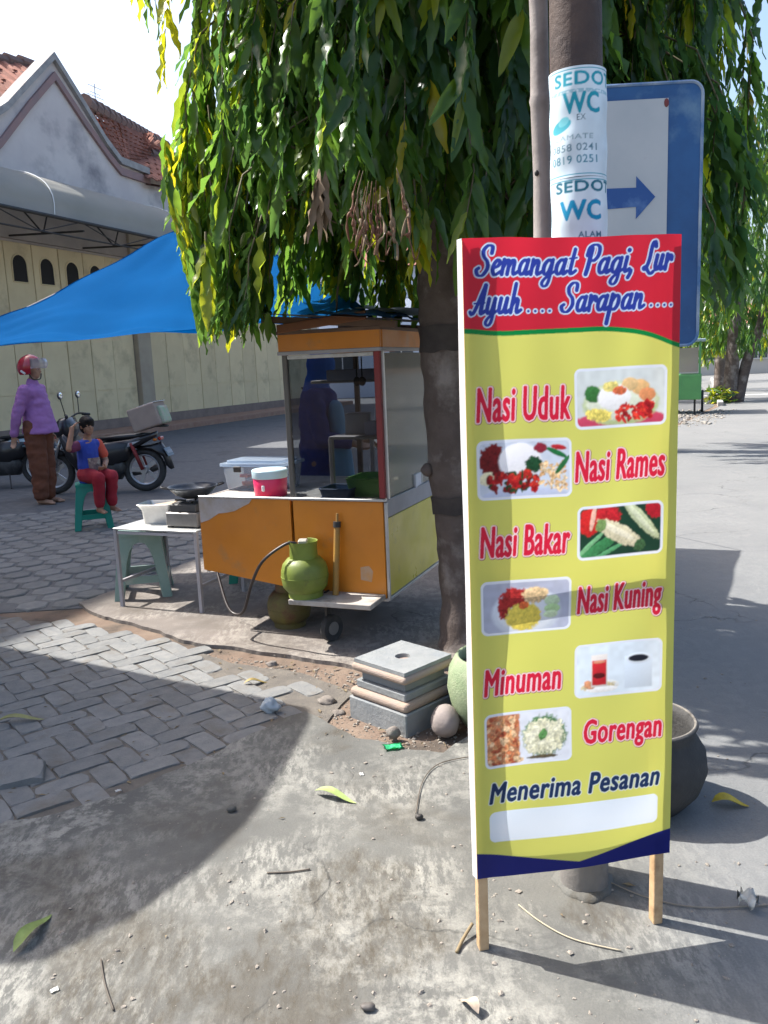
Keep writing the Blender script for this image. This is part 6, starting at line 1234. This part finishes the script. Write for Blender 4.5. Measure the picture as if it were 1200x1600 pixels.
# ================================================================== TARPAULINS
def patch(name, A_, B_, C_, D_, sag, mat, nu=36, nv=24, wav=.012, seed=1, label=None, cat='tarpaulin', thick=.003, mesh_only=False):
    A_, B_, C_, D_ = map(Vector, (A_, B_, C_, D_)); bm = B(); V_ = []
    for j in range(nv + 1):
        row = []
        for i in range(nu + 1):
            u_, v_ = i / nu, j / nv; p = (A_ * (1 - u_) + B_ * u_) * (1 - v_) + (D_ * (1 - u_) + C_ * u_) * v_; s = 16 * u_ * (1 - u_) * v_ * (1 - v_); e = 4 * u_ * (1 - u_) * (.35 if v_ < .5 else .6)
            w_ = wav * (math.sin(u_ * 19 + v_ * 9 + seed) + .7 * math.sin(v_ * 23 - u_ * 7 + seed * 2) + .8 * mnz.noise(Vector((u_ * 6, v_ * 6, seed)))) * min(1, 6 * v_ + .25); g1 = math.atan2(v_, u_ + .02); g2 = math.atan2(1 - v_, u_ + .02); w_ += wav * .9 * (math.sin(g1 * 23) * math.exp(-3.5 * math.hypot(u_, v_)) * min(1, 9 * math.hypot(u_, v_)) + math.sin(g2 * 19 + 1) * math.exp(-3 * math.hypot(u_, 1 - v_)) * min(1, 9 * math.hypot(u_, 1 - v_)))
            row.append(bm.verts.new(p + Vector((0, 0, -sag * s - sag * .25 * e * abs(2 * v_ - 1) + w_))))
        V_.append(row)
    for P_, Q_ in zip(V_, V_[1:]):
        for k in range(nu): bm.faces.new((P_[k], P_[k + 1], Q_[k + 1], Q_[k]))
    bmesh.ops.solidify(bm, geom=bm.faces[:], thickness=thick); return bm
tblue = pmat('tarp_blue', (.0, .12, .34), (.0, .135, .38), 2, .85, trans=.25, tcol=(.0, .2, .55), bump=.6, bscale=3.2, spec=.05)
tA, tB, tC, tP = Vector((-3.55, 6.75, 1.77)), Vector((-.60, 5.0, 1.79)), Vector((-.0, 4.82, 1.785)), Vector((-1.3, 7.1, 2.78))
tp = thing('blue_tarpaulin', 'bright blue tarpaulin stretched from the cart roof to the left', 'tarpaulin', (0, 0, 0)); sh_ = obj('sheet', patch('t', tA, tB, tC, tP, .1, tblue, 60, 40, .017), tblue, tp, True)
bm = B(); u1 = [tA.lerp(tP, k / 20) + Vector((0, -.003, -.01 - .02 * 4 * (k / 20) * (1 - k / 20))) for k in range(21)]; tube(bm, u1, .006, 6); obj('edge_rope', bm, pmat('rope_grey', (.3, .32, .36)), tp, True)
for a, b in ((tA, tA + Vector((-2.2, .8, .35))), (tP, Vector((-.1, 4.6, 3.3)))): bm = B(); tube(bm, [a, b], .005, 6); obj('guy_rope', bm, pmat('rope_grey', (.3, .32, .36)), tp)
for k in (5, 12): bm = B(); lathe(bm, [(.012, 0), (.02, .001), (.02, .006), (.012, .007)], 12, c=u1[k] + Vector((.03, -.02, .0))); obj('eyelet', bm, alu, tp)
bm = B(); pts = [tA.lerp(tB, .18) + Vector((.25, .25, .1)), tA.lerp(tB, .5) + Vector((.1, .3, .06)), tB + Vector((-.2, .25, .06))]
po = thing('pale_sheet', 'pale grey plastic sheet stretched back behind the tree from the cart roof', 'tarpaulin', (0, 0, 0)); psm = pmat('pale_plastic', (.55, .6, .68), (.5, .55, .64), 2, .5, trans=.45); sh2 = obj('sheet', patch('p', (-.12, 4.72, 1.825), (.13, 4.27, 1.79), (1.39, 6.79, 1.8), (.1, 7.3, 2.1), .05, psm, 20, 14, .008, 3), psm, po, True)
for a, b in (((.1, 7.3, 2.1), (-.2, 8.3, .0)), ((1.39, 6.79, 1.8), (2.0, 7.7, .0))): bm = B(); tube(bm, [a, b], .005, 6); obj('guy_rope', bm, MATS['rope_grey'], po)
bf = tag(obj('folded_tarp', patch('f', cw(-.36, -.1, 1.775), cw(.1, -.1, 1.735), cw(.1, .5, 1.742), cw(-.36, .5, 1.79), -.03, tblue, 14, 10, .008, 5, thick=.006), pmat('tarp_dull', (.02, .12, .28), (.05, .16, .3), 5, .6), None, True), 'folded dull blue tarpaulin lying on the cart roof', 'tarpaulin')
# unseen canvas added left of frame, outline cut to shade the brick path
aw = thing('shade_canvas', 'added unseen canvas beyond the left edge, shaped to shade the brick path', 'awning', (0, 0, 0)); Hh = 2.6; off = Vector((LD.x, LD.y)) * (Hh / -LD.z)
sh_poly = [(-2.25, 4.62), (-1.3, 4.08), (-.384, 3.56), (-.36, 3.42), (-.42, 3.0), (-.5, 2.62), (-.62, 2.34), (-.76, 2.12), (-.95, 1.96), (-1.4, 1.9), (-3.2, 1.75), (-5.2, 2.6), (-5.2, 6.1)]
bm = B(); prism(bm, [(p[0] - off.x, p[1] - off.y) for p in sh_poly], Hh - .004, Hh + .004); obj('canvas', bm, pmat('canvas', (.4, .38, .33), (.34, .32, .28), 3, .8), aw)
for x, y in ((-6.6, 6.3), (-5.0, 2.9), (-6.9, 3.6)): bm = B(); tube(bm, [(x, y, 0), (x, y, Hh - .005)], .025, 10); obj('pole', bm, bamboo, aw, True)

# ================================================================== FAR GREEN CART
gc = thing('green_cart', 'small green street cart parked far down the road', 'cart', (7.75, 21.7, 0), R(-21)); gpm = pmat('cart_green', (.1, .32, .1), (.08, .27, .09), 3, .5)
bm = B(); box(bm, (0, 0, .68), (1.1, 1.5, .62), bev=.02); obj('body', bm, gpm, gc); bm = B(); box(bm, (0, 0, 1.83), (1.25, 1.7, .06), bev=.01); obj('roof', bm, pmat('cart_roof', (.25, .35, .38)), gc)
for x in (-.5, .5):
    for y in (-.7, .7): bm = B(); box(bm, (x, y, 1.4), (.05, .05, .82)); obj('upright', bm, gpm, gc)
for y in (-.72, .72): bm = B(); box(bm, (0, y, 1.35), (.92, .01, .6)); obj('pane', bm, glassmat('far_glass', (.8, .8, .78), .05, haze=.4, hcol=(.7, .6, .55)), gc)
for x in (-.5, .5): bm = B(); tube(bm, [(x + .08 * (1 if x > 0 else -1), .26 * math.cos(a) + .1, .29 + .26 * math.sin(a)) for a in np.linspace(0, 2 * PI, 24, endpoint=False)], .03, 8, closed=True); obj('wheel', bm, rubber, gc, True)
for x in (-.4, .4): bm = B(); box(bm, (x, -.6, .19), (.05, .05, .38)); obj('leg', bm, dark, gc)

# ================================================================== LITTER
def flat_leaf(name, label, loc, l, w_, rz, col, cat='leaf', curl=.25):
    V, F = TPL[2]; V = V.copy(); P_ = np.stack([-V[:, 2] * l, V[:, 0] * w_, np.abs(V[:, 0]) * w_ * .5 + .012 * np.sin(-V[:, 2] * 5) * curl * 4 + .003], 1); P_[:, 2] -= P_[:, 2].min() - .002; me = bpy.data.meshes.new(name); me.from_pydata(P_.tolist(), [], F.tolist()); o = obj(name, me, pmat(name + label[:12], col, tuple(c * .7 for c in col), 30, .6), None, True, loc); o.rotation_euler = (0, 0, rz); return tag(o, label, cat)
flat_leaf('fallen_leaf', 'thick green leaf lying on the shaded ground at lower left', (-1.03, 1.98, 0), .17, .04, R(78), (.2, .28, .07)); flat_leaf('fallen_leaf', 'long pale green leaf on the ground left of the banner', (-.29, 2.77, 0), .17, .035, R(-28), (.3, .38, .12)); flat_leaf('fallen_leaf', 'narrow olive leaf on the brick path at the left edge', (-1.76, 3.5, .004), .2, .04, R(8), (.25, .25, .08)); flat_leaf('fallen_leaf', 'yellow leaf on the road beside the stone bowl', (1.06, 2.58, 0), .12, .05, R(-8), (.5, .36, .02)); flat_leaf('fallen_leaf', 'brown dry leaf on the edge of the brick path', (-.72, 3.86, -.008), .12, .03, R(18), (.3, .22, .07)); flat_leaf('fallen_leaf', 'pale dry leaf at the bottom edge below the banner', (.17, 1.70, 0), .07, .03, R(120), (.45, .36, .27))
def scrap(name, label, loc, s, col, seed, cat='litter', amp=.5, rough=.6):
    rr_ = random.Random(seed); bm = B(); n = 6; V_ = [[bm.verts.new(((i / n - .5) * s[0] + rr_.gauss(0, s[0] * .03), (j / n - .5) * s[1] + rr_.gauss(0, s[1] * .03), s[2] * (.3 + amp * mnz.noise(Vector((i * .6, j * .6, seed)))))) for i in range(n + 1)] for j in range(n + 1)]
    for A_, Q_ in zip(V_, V_[1:]):
        for k in range(n): bm.faces.new((A_[k], A_[k + 1], Q_[k + 1], Q_[k]))
    z = min(v.co.z for v in bm.verts)
    for v in bm.verts: v.co.z += .002 - z
    bmesh.ops.solidify(bm, geom=bm.faces[:], thickness=.0006); o = obj(name, bm, pmat(name + str(seed), col, tuple(min(1, c * 1.3) for c in col), 40, rough), None, True, loc); o.rotation_euler = (0, 0, rr_.uniform(0, 6)); return tag(o, label, cat)
scrap('sweet_wrapper', 'bright green plastic wrapper in front of the pedestal', (-.005, 3.11, -.002), (.075, .05, .03), (.05, .5, .22), 1, 'wrapper'); scrap('plastic_scrap', 'crumpled white plastic scrap right of the banner leg', (.945, 2.04, 0), (.05, .04, .05), (.62, .63, .6), 2, amp=1.0)
rock('crumpled_bag', (-.545, 3.52, -.01), (.04, .03, .032), pmat('bag_blue', (.33, .38, .42), (.42, .47, .5), 30, .5, bump=.8, bscale=60), 12, 'bluish crumpled lump lying at the tip of the brick path', 'lump', .5)
for k, (nm, x, y, z) in enumerate((('left white fleck near the bricks, on shaded ground', -.75, 3.144, -.012), ('right white fleck near the bricks, on shaded ground', -.648, 3.151, -.012), ('tiny white fleck among the lowest bricks', -1.019, 2.843, .004), ('white fleck on sunlit pavement below the green wrapper', -.125, 2.9, 0), ('white paper fleck at the lower left corner', -.872, 1.847, 0), ('white fleck on the dirt in front of the cart', -.622, 4.0, -.02))): scrap('paper_fleck', nm, (x, y, z), (.022, .016, .006), (.68, .68, .66), 20 + k, 'paper')
scrap('yellow_scrap', 'yellow scrap on the dirt left of the pedestal', (-.28, 3.55, -.02), (.03, .025, .012), (.6, .5, .03), 40)
def wire(name, label, pts, r, col, cat='twig'): bm = B(); tube(bm, smooth_path(pts, 6), r, 6); return tag(obj(name, bm, pmat(name + label[:8], col, rough=.7), None, True), label, cat)
wire('curved_twig', 'thin curved dry twig arching left of the banner', [(.3, 3.0, .006), (.17, 2.95, .006), (.1, 2.82, .006), (.065, 2.6, .006)], .0018, (.1, .075, .055)); wire('straw', 'pale straw lying in front of the iron pole', [(.33, 2.1, .004), (.38, 2.02, .004), (.45, 1.95, .004), (.56, 1.9, .004)], .002, (.4, .34, .24)); wire('wire', 'thin wire lying on the road right of the banner', [(.6, 2.19, .006), (.7, 2.1, .006), (.85, 2.05, .006), (1.15, 2.06, .006)], .0022, (.22, .19, .15), 'wire'); wire('stick', 'thin dark stick near the bottom left corner', [(-.79, 1.95, .004), (-.75, 1.86, .004), (-.7, 1.77, .004)], .0025, (.08, .065, .05)); wire('dry_stalk', 'short frayed dry stalk leaning at the left banner leg', [(.14, 1.92, .004), (.16, 1.96, .01), (.19, 2.0, .025)], .005, (.2, .15, .08)); wire('stick', 'short dark twig on the sunlit patch left of centre', [(-.4, 2.3, .004), (-.33, 2.3, .004), (-.27, 2.31, .004)], .0025, (.1, .08, .06))
rock('pebble', (.075, 2.573, 0), (.014, .012, .01), dark, 3, 'small black pebble at the end of the curved twig', 'pebble'); rock('pebble', (-.573, 2.674, 0), (.017, .014, .012), gm_road, 5, 'grey pebble on the pavement below the brick path tip', 'pebble'); rock('pebble', (-.087, 1.741, 0), (.018, .012, .008), pmat('dark_clod', (.09, .08, .07)), 7, 'dark clod near the bottom edge of the pavement', 'clod')
# lumps of broken concrete along the slab edge
for k, (x, y, s) in enumerate(((-.3, 3.62, .045), (-.24, 3.5, .03), (-.62, 4.16, .03), (.42, 3.62, .05))): rock('rubble_lump', (x, y, -.03), (s, s * .8, s * .55), gm_slab, 60 + k, ('pale rubble lump left of the pedestal', 'small rubble lump by the pedestal base', 'rubble lump at the slab edge before the cart', 'rubble lump at the foot of the trunk')[k], 'rubble', .35)
